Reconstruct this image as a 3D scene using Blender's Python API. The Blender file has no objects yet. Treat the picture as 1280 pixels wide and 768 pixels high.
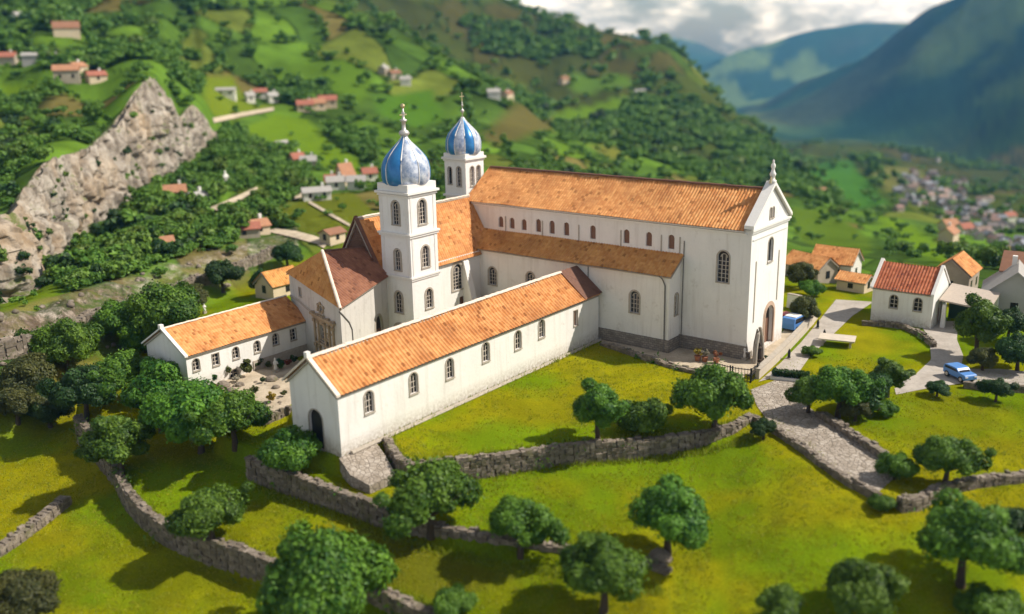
import bpy, bmesh, math, random
import numpy as np
from mathutils import Vector, Matrix
from mathutils.geometry import tessellate_polygon
R_ = math.radians
random.seed(7); RNG = np.random.default_rng(11)
sc = bpy.context.scene
COL = sc.collection

# ------------------------------------------------------------------ camera
F = 1168.68; PITCH, ROLL, YAW = R_(15.5995), R_(-1.1561), R_(38.4128); H = 36.0
fw = np.array([0, math.cos(PITCH), -math.sin(PITCH)]); rt = np.array([1., 0, 0]); up0 = np.cross(rt, fw)
cr = math.cos(ROLL)*rt + math.sin(ROLL)*up0
cu = -math.sin(ROLL)*rt + math.cos(ROLL)*up0
CP = np.array([0, 0, H])
Ud = np.array([math.sin(YAW), math.cos(YAW), 0]); Vd = np.array([-math.cos(YAW), math.sin(YAW), 0])
ROTZ = math.pi/2 - YAW                       # turns local x onto the U axis, local y onto V

def ray(x, y): return (x-640)/F*cr - (y-384)/F*cu + fw
def g(x, y, z=0.0):
    d = ray(x, y); return CP + d*(z-H)/d[2]
def onU(x, y, U):
    d = ray(x, y); P = CP + d*((U)/(d@Ud)); return np.array([P@Ud, P@Vd, P[2]])
def onV(x, y, V):
    d = ray(x, y); P = CP + d*((V)/(d@Vd)); return np.array([P@Ud, P@Vd, P[2]])
def W(U, V, z=0.0): return U*Ud + V*Vd + np.array([0, 0, z])
def proj(P):
    d = np.asarray(P)-CP; k = d@fw
    return 640+F*(d@cr)/k, 384-F*(d@cu)/k
def azel(x, y):
    d = ray(x, y); return math.atan2(d[0], d[1]), d[2]/math.hypot(d[0], d[1])

cam_d = bpy.data.cameras.new('camera'); cam = bpy.data.objects.new('camera', cam_d); COL.objects.link(cam)
cam.matrix_world = Matrix(((cr[0], cu[0], -fw[0], 0), (cr[1], cu[1], -fw[1], 0), (cr[2], cu[2], -fw[2], H), (0, 0, 0, 1)))
cam_d.sensor_fit = 'HORIZONTAL'; cam_d.sensor_width = 72.0; cam_d.lens = F/1280*72
cam_d.clip_start = 0.5; cam_d.clip_end = 40000
cam_d.dof.use_dof = True; cam_d.dof.focus_distance = 108; cam_d.dof.aperture_fstop = 0.1
sc.camera = cam

# ------------------------------------------------------------------ noise
def vnoise(x, y, seed=0):
    x = np.asarray(x, float); y = np.asarray(y, float)
    xi = np.floor(x).astype(np.int64); yi = np.floor(y).astype(np.int64)
    fx = x-xi; fy = y-yi; fx = fx*fx*(3-2*fx); fy = fy*fy*(3-2*fy)
    def h(a, b):
        n = (a*374761393 + b*668265263 + seed*982451653) & 0xffffffff
        n = ((n ^ (n >> 13))*1274126177) & 0xffffffff
        return ((n ^ (n >> 16)) & 0xffff)/65535.0
    return (h(xi, yi)*(1-fx)+h(xi+1, yi)*fx)*(1-fy) + (h(xi, yi+1)*(1-fx)+h(xi+1, yi+1)*fx)*fy
def fbm(x, y, seed=0, o=4):
    t = 0; a = 0.5; s = 0
    for i in range(o):
        t = t + a*vnoise(x*2**i+17.3*i, y*2**i-9.1*i, seed+i); s += a; a *= .5
    return t/s                                # 0..1
def sstep(a, b, x):
    t = np.clip((x-a)/(b-a), 0, 1); return t*t*(3-2*t)

# ------------------------------------------------------------------ terrain: near zones
def pxpoly(pts, z): return np.array([g(x, y, z)[:2] for x, y in pts])
def poly_sd(poly, x, y):
    """signed distance to a closed polygon, positive inside"""
    x = np.asarray(x, float); y = np.asarray(y, float)
    best = np.full(x.shape, 1e18); ins = np.zeros(x.shape, bool)
    n = len(poly)
    for i in range(n):
        a = poly[i]; b = poly[(i+1) % n]; e = b-a; L = e@e+1e-12
        t = np.clip(((x-a[0])*e[0]+(y-a[1])*e[1])/L, 0, 1)
        d = (x-a[0]-t*e[0])**2+(y-a[1]-t*e[1])**2
        best = np.minimum(best, d)
        c = ((a[1] > y) != (b[1] > y)) & (x < (b[0]-a[0])*(y-a[1])/((b[1]-a[1]) or 1e-12)+a[0])
        ins ^= c
    d = np.sqrt(best); return np.where(ins, d, -d)

# tops of the three terrace walls, read off in the photograph
LAWN_W = [(484, 549), (492, 562), (503, 575), (518, 580), (560, 577), (610, 570), (660, 563), (710, 557), (770, 553), (830, 548), (880, 541), (915, 532), (938, 520)]
WALL1 = [(268, 556), (310, 572), (350, 588), (395, 604), (440, 620), (490, 640), (560, 660), (620, 672), (690, 683), (745, 692), (800, 700), (832, 712)]
WALL2 = [(96, 520), (118, 545), (146, 585), (158, 612), (178, 634), (205, 654), (250, 672), (300, 686), (350, 705), (420, 727), (480, 741), (540, 765), (600, 800)]
P_lawn = pxpoly([(425, 573), (470, 556)] + LAWN_W + [(955, 527), (1000, 557), (1060, 600), (1098, 619), (1125, 626), (1150, 622), (1180, 607), (1225, 599), (1290, 592), (1500, 575), (1500, 300), (1000, 300), (400, 300), (372, 425), (352, 430), (180, 470), (330, 523), (362, 510), (362, 560)], 0.0)
P_z1 = pxpoly(WALL1 + [(832, 722), (830, 760), (850, 900), (1500, 900), (1500, 420), (900, 420), (400, 470), (362, 515), (300, 540)], -2.0)
P_z2 = pxpoly(WALL2 + [(700, 840), (900, 900), (900, 690), (600, 600), (330, 500), (260, 515)], -4.2)

def plane_fit(c):
    A = np.array([[*g(x, y, z)[:2], 1] for x, y, z in c]); b = np.array([z for *_, z in c])
    return np.linalg.lstsq(A, b, rcond=None)[0]
K_z1 = plane_fit([(560, 600, -1.9), (900, 560, -1.7), (640, 660, -2.5), (1200, 740, -3.9), (900, 740, -3.4), (1100, 640, -2.6), (1250, 560, -1.6), (400, 600, -1.7)])
K_z2 = plane_fit([(300, 600, -3.2), (200, 620, -4.1), (400, 690, -4.1), (560, 730, -4.7), (680, 760, -4.5)])
_bc = [(30, 520, -5.5), (60, 600, -6.4), (60, 740, -7.2), (250, 740, -7.2), (420, 770, -7.0), (650, 790, -5.6), (900, 770, -3.6), (1260, 770, -4.2), (1260, 600, -2.4),
       (120, 500, -5.0), (60, 440, -5), (130, 440, -4), (190, 480, -2.5), (240, 500, -2.0), (300, 520, -1.6), (210, 420, -2.2), (1270, 440, 0), (1150, 400, 0), (350, 480, 0), (700, 480, 0), (950, 420, 0), (330, 400, -.5), (250, 380, -2), (-150, 600, -6.5), (1500, 600, -3)]
_bp = np.array([g(x, y, z)[:2] for x, y, z in _bc]); _bz = np.array([z for *_, z in _bc])
def _tps(r2): return np.where(r2 > 1e-9, .5*r2*np.log(r2+1e-12), 0)
def _mk():
    n = len(_bp); Kk = _tps(((_bp[:, None]-_bp[None])**2).sum(-1)) + np.eye(n)*8
    Pm = np.c_[np.ones(n), _bp]; A = np.block([[Kk, Pm], [Pm.T, np.zeros((3, 3))]])
    return np.linalg.solve(A, np.r_[_bz, 0, 0, 0])
_wt = _mk()
def z_base(x, y):
    z = _wt[-3]+_wt[-2]*x+_wt[-1]*y
    for i in range(len(_bp)): z = z + _wt[i]*_tps((x-_bp[i, 0])**2+(y-_bp[i, 1])**2)
    return np.clip(z, -9, .2)
def z_near(x, y):
    z = z_base(x, y)
    rough = .25*(fbm(x/7, y/7, 3)-.5)
    h2 = K_z2[0]*x+K_z2[1]*y+K_z2[2]
    h1 = np.clip(K_z1[0]*x+K_z1[1]*y+K_z1[2], -6, -.3)
    h1 = h1 + (-.32-h1)*sstep(12, 26, x)*sstep(52, 72, y)
    h2 = h2 + (h1-h2)*sstep(4, 13, x)
    z = z + (h2-z)*sstep(-.35, .35, poly_sd(P_z2, x, y))
    z = z + (h1-z)*sstep(-.35, .35, poly_sd(P_z1, x, y))
    wl = sstep(-.35, .35, poly_sd(P_lawn, x, y))
    z = z + rough
    return z*(1-wl) + wl*(.12*(rough))

# ------------------------------------------------------------------ terrain: hills as stations (x, y in the photograph, distance in m)
ST = [
 # foot of the rocky bank
 [(-200, 470, 122), (0, 436, 124), (100, 408, 134), (200, 372, 148), (300, 335, 166), (400, 300, 180), (600, 290, 185), (800, 300, 180), (950, 330, 165), (1020, 345, 158), (1150, 352, 152), (1280, 365, 145), (1500, 385, 138)],
 # top of the bank / rim of the church terrace
 [(-200, 440, 128), (0, 398, 132), (60, 380, 138), (150, 352, 152), (250, 322, 170), (330, 300, 184), (400, 276, 198), (600, 262, 215), (800, 275, 210), (950, 310, 190), (1020, 322, 195), (1150, 328, 190), (1280, 342, 180), (1500, 360, 168)],
 # foot of the cliff, then simply further up the slope
 [(-200, 395, 158), (0, 374, 158), (40, 353, 170), (90, 300, 203), (140, 272, 222), (160, 246, 238), (185, 218, 260), (215, 208, 274), (240, 196, 287), (265, 178, 304), (300, 205, 285), (400, 215, 290), (500, 215, 295), (620, 222, 290), (760, 245, 280), (900, 278, 260), (1000, 298, 275), (1100, 300, 300), (1200, 316, 262), (1280, 322, 262), (1500, 340, 240)],
 # top of the cliff
 [(-200, 300, 180), (0, 272, 182), (30, 235, 190), (60, 203, 206), (100, 190, 224), (128, 168, 242), (150, 142, 252), (170, 112, 268), (184, 99, 276), (197, 112, 280), (208, 130, 286), (222, 148, 292), (238, 134, 300), (252, 143, 306), (268, 166, 318), (300, 165, 345), (400, 168, 355), (500, 172, 355), (620, 180, 350), (760, 215, 340), (900, 250, 330), (1000, 262, 370), (1100, 268, 430), (1200, 290, 390), (1280, 298, 380), (1500, 320, 330)],
 # on the slope
 [(-200, 240, 230), (0, 205, 235), (60, 160, 262), (120, 130, 300), (185, 85, 330), (240, 112, 360), (300, 120, 400), (400, 115, 430), (500, 125, 430), (620, 145, 410), (700, 178, 395), (760, 200, 390), (900, 235, 400), (1000, 243, 450), (1100, 240, 580), (1200, 268, 520), (1280, 277, 500), (1500, 300, 430)],
 # crest of the nearer spur
 [(-200, -60, 760), (0, -45, 720), (200, -30, 690), (350, -14, 650), (450, 18, 600), (520, 52, 560), (580, 88, 510), (650, 130, 465), (700, 168, 440), (760, 192, 440), (900, 225, 470), (1000, 232, 520), (1100, 222, 760), (1200, 250, 680), (1280, 260, 640), (1500, 285, 530)],
 # hollow behind it (or the next rise)
 [(-200, -75, 900), (0, -60, 880), (200, -45, 860), (350, -20, 800), (450, 20, 740), (520, 60, 680), (580, 100, 640), (650, 143, 580), (700, 172, 560), (760, 178, 560), (900, 205, 580), (1000, 216, 640), (1100, 208, 960), (1200, 236, 850), (1280, 246, 790), (1500, 270, 640)],
 # crest of the main hill
 [(-200, -80, 1300), (200, -65, 1250), (400, -50, 1180), (540, -26, 1130), (600, -6, 1110), (640, 8, 1090), (665, 18, 1080), (685, 25, 1070), (705, 22, 1060), (740, 38, 1040), (800, 50, 1000), (830, 58, 980), (862, 82, 950), (885, 106, 920), (905, 130, 890), (935, 152, 860), (962, 176, 820), (985, 206, 770), (1003, 222, 760), (1050, 200, 1100), (1100, 192, 1300), (1200, 220, 1150), (1280, 232, 1020), (1500, 255, 850)],
 # behind the main hill, the valley side
 [(-200, 0, 1700), (200, 0, 1700), (540, 60, 1600), (700, 110, 1550), (800, 130, 1500), (862, 160, 1400), (905, 185, 1300), (962, 190, 1250), (985, 192, 1230), (1003, 186, 1300), (1050, 178, 1650), (1100, 176, 1800), (1200, 204, 1550), (1280, 218, 1350), (1500, 240, 1100)],
 # the valley floor
 [(-200, 60, 2600), (540, 100, 2600), (800, 130, 2600), (905, 160, 2500), (940, 150, 2500), (985, 158, 2400), (1050, 168, 2250), (1100, 180, 2050), (1200, 208, 1750), (1280, 222, 1500), (1500, 245, 1250)],
 # crest of the right mountain
 [(-200, 70, 3600), (540, 110, 3600), (800, 135, 3600), (900, 140, 3600), (945, 132, 3600), (975, 117, 3550), (1000, 103, 3500), (1060, 74, 3400), (1100, 52, 3300), (1130, 34, 3200), (1160, 14, 3150), (1190, 2, 3100), (1230, -18, 3050), (1280, -42, 3000), (1500, -110, 2800)],
 [(-200, 75, 4600), (540, 110, 4600), (800, 132, 4600), (900, 128, 4600), (945, 120, 4600), (1000, 108, 4600), (1100, 92, 4500), (1200, 60, 4300), (1280, 20, 4100), (1500, -40, 4000)],
 # crest of the far table mountain
 [(-200, 70, 5600), (540, 80, 5600), (760, 105, 5600), (840, 100, 5600), (880, 84, 5600), (905, 72, 5600), (935, 61, 5600), (960, 55, 5600), (1000, 43, 5600), (1040, 36, 5600), (1080, 31, 5600), (1120, 28, 5600), (1200, 28, 5600), (1280, 20, 5600), (1500, 10, 5600)],
 [(-200, 72, 6300), (540, 78, 6300), (880, 84, 6300), (1000, 70, 6300), (1280, 60, 6300), (1500, 60, 6300)],
 # farthest blue ridge
 [(-200, 40, 7200), (540, 46, 7200), (760, 50, 7200), (830, 52, 7200), (870, 57, 7200), (905, 68, 7200), (960, 74, 7200), (1280, 60, 7200), (1500, 50, 7200)],
]
STN = []
for st in ST:
    a = []
    for x, y, d in st:
        az, tn = azel(x, y); a.append((az, d, H+d*tn))
    a = np.array(a); a = a[np.argsort(a[:, 0])]; STN.append(a)
def pchip(xk, yk, x):
    h = np.diff(xk); dl = np.diff(yk)/h; m = np.zeros_like(yk)
    w1 = 2*h[1:]+h[:-1]; w2 = h[1:]+2*h[:-1]
    ok = dl[1:]*dl[:-1] > 0
    with np.errstate(divide='ignore', invalid='ignore'):
        m[1:-1] = np.where(ok, (w1+w2)/(w1/dl[:-1]+w2/dl[1:]), 0)
    m[0] = dl[0]; m[-1] = dl[-1]
    x = np.clip(x, xk[0], xk[-1]); i = np.clip(np.searchsorted(xk, x)-1, 0, len(xk)-2)
    t = (x-xk[i])/h[i]
    return (2*t**3-3*t**2+1)*yk[i]+(t**3-2*t**2+t)*h[i]*m[i]+(-2*t**3+3*t**2)*yk[i+1]+(t**3-t**2)*h[i]*m[i+1]
def stations(az):
    az = np.asarray(az, float)
    D = np.stack([pchip(s[:, 0], s[:, 1], az) for s in STN]); Z = np.stack([pchip(s[:, 0], s[:, 2], az) for s in STN])
    return D, Z
def rough_hill(x, y, d):
    amp = np.clip((d-150)/250, 0, 1)*np.clip(d*.010+np.clip(d-1700, 0, 2000)*.03, 0, 80)
    s = np.clip(d*.16, 40, 900)
    s = 2**np.round(np.log2(s)*1)             # octave by distance, blended below
    n = 0
    L = np.log2(np.clip(d*.16, 40, 900)); l0 = np.floor(L); f = L-l0
    a = fbm(x/2**l0, y/2**l0, 21, 5); b = fbm(x/2**(l0+1), y/2**(l0+1), 21, 5)
    return amp*((a*(1-f)+b*f)-.5)*2
def z_w(x, y): return np.hypot(x, y)/14
def z_hill(x, y):
    x = np.asarray(x, float); y = np.asarray(y, float)
    shp = x.shape; x = x.ravel(); y = y.ravel()
    az = np.arctan2(x, y); d = np.hypot(x, y); D, Z = stations(az)
    kc = (Z[3]-Z[2] > 4)*(az < R_(-15.5))*sstep(-1.0, .0, (d-D[2])/(D[3]-D[2]))*(1-sstep(1.0, 2.0, (d-D[2])/(D[3]-D[2])))
    z = np.where(d <= D[0], Z[0], Z[-1]-(d-D[-1])*.05)
    n = len(STN)
    # slopes for a smooth monotone curve along each ray
    h = np.diff(D, axis=0); dl = np.diff(Z, axis=0)/h; M = np.zeros_like(Z)
    with np.errstate(divide='ignore', invalid='ignore'):
        w1 = 2*h[1:]+h[:-1]; w2 = h[1:]+2*h[:-1]
        M[1:-1] = np.where(dl[1:]*dl[:-1] > 0, (w1+w2)/(w1/dl[:-1]+w2/dl[1:]), 0)
    M[0] = dl[0]; M[-1] = dl[-1]
    for i in range(n-1):
        k = (d > D[i]) & (d <= D[i+1])
        if not k.any(): continue
        t = (d[k]-D[i][k])/h[i][k]; hh = h[i][k]
        z[k] = (2*t**3-3*t**2+1)*Z[i][k]+(t**3-2*t**2+t)*hh*M[i][k]+(-2*t**3+3*t**2)*Z[i+1][k]+(t**3-t**2)*hh*M[i+1][k]
    z = z + rough_hill(x, y, d)
    # crags: the cliff between stations 2 and 3, the bank between 0 and 1
    c = sstep(-.2, .15, (d-D[2])/(D[3]-D[2]))*(1-sstep(.9, 1.25, (d-D[2])/(D[3]-D[2])))*(Z[3]-Z[2] > 4)*(1-sstep(.5, .8, (az-R_(-19.5))/R_(3)))
    z = z + c*2*(fbm(x/10, y/10, 5, 4)-.5)
    b = sstep(-.3, .2, (d-D[0])/(D[1]-D[0]))*(1-sstep(.9, 1.5, (d-D[0])/(D[1]-D[0])))*(az < R_(-10))
    z = z + b*2.4*(fbm(x/4, y/4, 8, 4)-.5)
    return z.reshape(shp)
def height(x, y):
    x = np.asarray(x, float); y = np.asarray(y, float)
    d = np.hypot(x, y); az = np.arctan2(x, y)
    D0 = np.asarray(pchip(STN[0][:, 0], STN[0][:, 1], az.ravel())).reshape(d.shape)
    w = sstep(D0-14, D0-.5, d)
    return z_near(x, y)*(1-w) + z_hill(x, y)*w
def at(px, py, dmin=38, lift=0.0):
    """the point of the ground seen at a pixel of the photograph"""
    d = ray(px, py); dh = math.hypot(d[0], d[1]); t = np.geomspace(dmin, 14000, 4100)
    x = d[0]/dh*t; y = d[1]/dh*t; zr = H+d[2]/dh*t
    k = np.nonzero(height(x, y) >= zr)[0]
    if not len(k): return None
    i = k[0]; lo, hi = t[max(i-1, 0)], t[i]
    tt = np.linspace(lo, hi, 40); x = d[0]/dh*tt; y = d[1]/dh*tt; zz = height(x, y); zr = H+d[2]/dh*tt
    j = np.nonzero(zz >= zr)[0]; j = j[0] if len(j) else -1
    return Vector((x[j], y[j], zz[j]+lift))
def hz(x, y): return float(height(np.array([x]), np.array([y]))[0])

# ------------------------------------------------------------------ object helpers
def tag(o, label=None, cat=None, group=None, kind=None):
    if label: o['label'] = label
    if cat: o['category'] = cat
    if group: o['group'] = group
    if kind: o['kind'] = kind
    return o
def empty(name, loc, rz=0.0, **k):
    o = bpy.data.objects.new(name, None); COL.objects.link(o); o.location = loc; o.rotation_euler = (0, 0, rz)
    o.empty_display_size = .5; return tag(o, **k)
def link(name, me, parent=None, loc=(0, 0, 0), rz=0.0, **k):
    o = bpy.data.objects.new(name, me); COL.objects.link(o); o.parent = parent; o.location = loc; o.rotation_euler = (0, 0, rz)
    return tag(o, **k)
def copy_tree(o, parent=None):
    c = o.copy(); COL.objects.link(c)
    if parent is not None: c.parent = parent
    for ch in list(o.children): copy_tree(ch, c)
    return c
class MB:
    def __init__(s): s.v = []; s.f = []; s.m = []; s.uv = {}; s.t = []
    def poly(s, pts, m=0, uv=None, tint=.5):
        i = len(s.v); s.v += [tuple(p) for p in pts]; s.f.append(list(range(i, i+len(pts)))); s.m.append(m); s.t.append(tint)
        if uv: s.uv[len(s.f)-1] = uv
    def grid(s, rows, m=0, uv=None, tint=.5, close=False):
        nc = len(rows[0]); i = len(s.v)
        for r in rows: s.v += [tuple(p) for p in r]
        for a in range(len(rows)-1):
            for b in range(nc if close else nc-1):
                c = (b+1) % nc
                s.f.append([i+a*nc+b, i+a*nc+c, i+(a+1)*nc+c, i+(a+1)*nc+b]); s.m.append(m); s.t.append(tint)
                if uv: s.uv[len(s.f)-1] = [uv[a][b], uv[a][c], uv[a+1][c], uv[a+1][b]]
    def box(s, lo, hi, m=0, tint=.5):
        x0, y0, z0 = lo; x1, y1, z1 = hi
        s.hexa([(x0, y0, z0), (x1, y0, z0), (x1, y1, z0), (x0, y1, z0)], [(x0, y0, z1), (x1, y0, z1), (x1, y1, z1), (x0, y1, z1)], m, tint)
    def hexa(s, b, t, m=0, tint=.5):
        s.prism(b, t, m, tint)
    def prism(s, b, t, m=0, tint=.5):
        n = len(b); i = len(s.v); s.v += [tuple(p) for p in b]+[tuple(p) for p in t]
        s.f.append([i+k for k in range(n)][::-1]); s.f.append([i+n+k for k in range(n)])
        for k in range(n): s.f.append([i+k, i+(k+1) % n, i+n+(k+1) % n, i+n+k])
        s.m += [m]*(n+2); s.t += [tint]*(n+2)
    def tube(s, pts, rad, n=8, m=0, tint=.5, cap=True):
        pts = [Vector(p) for p in pts]; rows = []
        for i, p in enumerate(pts):
            d = (pts[min(i+1, len(pts)-1)]-pts[max(i-1, 0)]).normalized()
            a = d.cross(Vector((0, 0, 1)) if abs(d.z) < .9 else Vector((1, 0, 0))).normalized(); b = d.cross(a)
            r = rad[i] if hasattr(rad, '__len__') else rad
            rows.append([p+a*r*math.cos(2*math.pi*k/n)+b*r*math.sin(2*math.pi*k/n) for k in range(n)])
        s.grid(rows, m, tint=tint, close=True)
        if cap: s.poly(rows[0][::-1], m, tint=tint); s.poly(rows[-1], m, tint=tint)
    def lathe(s, prof, n=24, c=(0, 0, 0), m=0, mod=None):
        rows = []
        for r, z in prof:
            rows.append([(c[0]+(r*(mod(k/n, z) if mod else 1))*math.cos(2*math.pi*k/n), c[1]+(r*(mod(k/n, z) if mod else 1))*math.sin(2*math.pi*k/n), c[2]+z) for k in range(n)])
        s.grid(rows, m, close=True)
    def mesh(s, name, mats, smooth=False):
        me = bpy.data.meshes.new(name); me.from_pydata(s.v, [], s.f)
        for x in (mats if isinstance(mats, (list, tuple)) else [mats]): me.materials.append(x)
        me.polygons.foreach_set('material_index', s.m)
        if smooth: me.polygons.foreach_set('use_smooth', [True]*len(s.f))
        if s.uv:
            ul = me.uv_layers.new(name='UVMap')
            for fi, u in s.uv.items():
                ls = me.polygons[fi].loop_start
                for k, q in enumerate(u): ul.data[ls+k].uv = q
        at_ = me.attributes.new('tint', 'FLOAT', 'FACE'); at_.data.foreach_set('value', s.t)
        me.update(); return me
    def build(s, name, mats, parent=None, smooth=False, loc=(0, 0, 0), rz=0.0, **k):
        return link(name, s.mesh(name, mats, smooth), parent, loc, rz, **k)
def np_mesh(name, V, Fq, mats, tint=None, smooth=False, nv=4):
    me = bpy.data.meshes.new(name); V = np.asarray(V, np.float32); Fq = np.asarray(Fq, np.int32)
    me.vertices.add(len(V)); me.vertices.foreach_set('co', V.ravel())
    me.loops.add(Fq.size); me.loops.foreach_set('vertex_index', Fq.ravel())
    me.polygons.add(len(Fq)); me.polygons.foreach_set('loop_start', np.arange(0, Fq.size, nv, dtype=np.int32))
    for x in mats: me.materials.append(x)
    if smooth: me.polygons.foreach_set('use_smooth', np.ones(len(Fq), bool))
    if tint is not None:
        a = me.attributes.new('tint', 'FLOAT', 'FACE'); a.data.foreach_set('value', np.asarray(tint, np.float32))
    me.update(calc_edges=True); return me

# ------------------------------------------------------------------ materials
def srgb(r, g_, b):
    f = lambda c: (c/255/12.92) if c/255 <= .04045 else ((c/255+.055)/1.055)**2.4
    return (f(r), f(g_), f(b), 1)
class NT:
    def __init__(s, name):
        s.m = bpy.data.materials.new(name); s.m.use_nodes = True; s.t = s.m.node_tree; s.n = s.t.nodes; s.l = s.t.links
        s.b = s.n['Principled BSDF']; s.b.inputs['Roughness'].default_value = .85; s.b.inputs['Specular IOR Level'].default_value = .25
    def new(s, ty, **k):
        n = s.n.new(ty)
        for a, v in k.items():
            if a.startswith('i_'): n.inputs[a[2:].replace('_', ' ')].default_value = v
            else: setattr(n, a, v)
        return n
    def link(s, a, b): s.l.new(a, b)
    def pos(s, space='Object'):
        return s.new('ShaderNodeTexCoord').outputs[space]
    def noise(s, scale, detail=4, rough=.55, vec=None, sx=None):
        n = s.new('ShaderNodeTexNoise'); n.inputs['Scale'].default_value = scale; n.inputs['Detail'].default_value = detail; n.inputs['Roughness'].default_value = rough
        v = vec if vec is not None else s.pos()
        if sx:
            mp = s.new('ShaderNodeMapping'); mp.inputs['Scale'].default_value = sx; s.link(v, mp.inputs['Vector']); v = mp.outputs[0]
        s.link(v, n.inputs['Vector']); return n.outputs['Fac']
    def ramp(s, fac, stops, interp='LINEAR'):
        r = s.new('ShaderNodeValToRGB'); e = r.color_ramp.elements; r.color_ramp.interpolation = interp
        while len(e) < len(stops): e.new(.5)
        for i, (p, c) in enumerate(stops): e[i].position = p; e[i].color = c if len(c) == 4 else (*c, 1)
        s.link(fac, r.inputs[0]); return r.outputs[0]
    def mix(s, fac, a, b, mode='MIX'):
        n = s.new('ShaderNodeMix', data_type='RGBA', blend_type=mode)
        for sock, v in ((n.inputs[0], fac), (n.inputs[6], a), (n.inputs[7], b)):
            if hasattr(v, 'is_output'): s.link(v, sock)
            else: sock.default_value = v
        return n.outputs[2]
    def math(s, op, a, b=0.0, clamp=False):
        n = s.new('ShaderNodeMath', operation=op, use_clamp=clamp)
        for sock, v in ((n.inputs[0], a), (n.inputs[1], b)):
            if hasattr(v, 'is_output'): s.link(v, sock)
            else: sock.default_value = v
        return n.outputs[0]
    def attr(s, name):
        return s.new('ShaderNodeAttribute', attribute_name=name)
    def bump(s, h, dist=.05, strength=1.0):
        b = s.new('ShaderNodeBump'); b.inputs['Distance'].default_value = dist; b.inputs['Strength'].default_value = strength
        s.link(h, b.inputs['Height']); s.link(b.outputs[0], s.b.inputs['Normal'])
    def col(s, c):
        if hasattr(c, 'is_output'): s.link(c, s.b.inputs['Base Color'])
        else: s.b.inputs['Base Color'].default_value = c
        return s.m

def m_plaster(name, base, dirt=(.36, .31, .25, 1), amt=1.0):
    t = NT(name); big = t.noise(.22, 5, .6); fine = t.noise(3.0, 6, .65); streak = t.noise(1.0, 5, .6, sx=(1.6, 1.6, .12)); patch = t.noise(.55, 6, .7)
    geo = t.new('ShaderNodeSeparateXYZ'); t.link(t.pos(), geo.inputs[0])
    c = t.mix(t.ramp(big, [(.42, (0, 0, 0)), (.75, (.55*amt,)*3)]), base, tuple(b*.86 for b in base[:3])+(1,))
    c = t.mix(t.ramp(streak, [(.52, (0, 0, 0)), (.82, (.5*amt,)*3)]), c, tuple(.5*a+.5*b for a, b in zip(base[:3], dirt[:3]))+(1,))
    low = t.math('MULTIPLY', t.ramp(t.math('MULTIPLY', geo.outputs[2], .1), [(.0, (1, 1, 1)), (.17, (.0,)*3)]), t.ramp(fine, [(.3, (0, 0, 0)), (.7, (.9*amt,)*3)]))
    c = t.mix(low, c, dirt)
    c = t.mix(t.ramp(fine, [(.55, (0, 0, 0)), (.85, (.35*amt,)*3)]), c, tuple(b*.72 for b in base[:3])+(1,))
    c = t.mix(t.ramp(patch, [(.60, (0, 0, 0)), (.66, (.42*amt,)*3)]), c, tuple(.62*a+.38*b for a, b in zip(base[:3], dirt[:3]))+(1,))
    t.bump(t.math('ADD', fine, patch), .035, .7); return t.col(c)
def m_tile(name, a, b, dark, lichen):
    t = NT(name); uv = t.new('ShaderNodeTexCoord').outputs['UV']
    fl = t.new('ShaderNodeVectorMath', operation='FLOOR'); t.link(uv, fl.inputs[0])
    wn = t.new('ShaderNodeTexWhiteNoise', noise_dimensions='2D'); t.link(fl.outputs[0], wn.inputs['Vector'])
    c = t.mix(wn.outputs['Value'], a, b)
    big = t.noise(.28, 5, .6); fine = t.noise(1.7, 5, .6)
    c = t.mix(t.ramp(big, [(.45, (0, 0, 0)), (.72, (.75,)*3)]), c, dark)
    c = t.mix(t.ramp(fine, [(.6, (0, 0, 0)), (.78, (.7,)*3)]), c, lichen)
    sep = t.new('ShaderNodeSeparateXYZ'); t.link(uv, sep.inputs[0])
    fr = t.math('FRACT', sep.outputs[1]); 
    wn2 = t.ramp(wn.outputs['Value'], [(.0, (.68,)*3), (.02, (.68,)*3), (.05, (1, 1, 1)), (1, (1, 1, 1))])
    c = t.mix(1.0, c, wn2, 'MULTIPLY')
    t.bump(t.math('ADD', t.math('MULTIPLY', fr, .8), t.math('MULTIPLY', wn.outputs['Value'], .35)), .06, .8)
    t.b.inputs['Roughness'].default_value = .8
    return t.col(c)
def m_stone(name, a, b, c_, scale=1.0, moss=None):
    t = NT(name); tn = t.attr('tint').outputs['Fac']; n1 = t.noise(2.2*scale, 6, .65); n2 = t.noise(11*scale, 4, .6)
    c = t.mix(tn, a, b); c = t.mix(t.ramp(n1, [(.42, (0, 0, 0)), (.7, (.8,)*3)]), c, c_)
    if moss: c = t.mix(t.ramp(t.noise(.55*scale, 5, .7), [(.55, (0, 0, 0)), (.68, (.75,)*3)]), c, moss)
    c = t.mix(t.ramp(n2, [(.3, (.55,)*3), (.6, (0, 0, 0))]), c, tuple(x*.6 for x in a[:3])+(1,))
    t.bump(t.math('ADD', n1, t.math('MULTIPLY', n2, .4)), .08, .9); return t.col(c)
def m_plain(name, c, rough=.7, metal=0.0, var=.15, scale=3.0):
    t = NT(name); t.b.inputs['Roughness'].default_value = rough; t.b.inputs['Metallic'].default_value = metal
    return t.col(t.mix(t.noise(scale, 5, .6), tuple(x*(1-var) for x in c[:3])+(1,), tuple(min(1, x*(1+var)) for x in c[:3])+(1,)))
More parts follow.
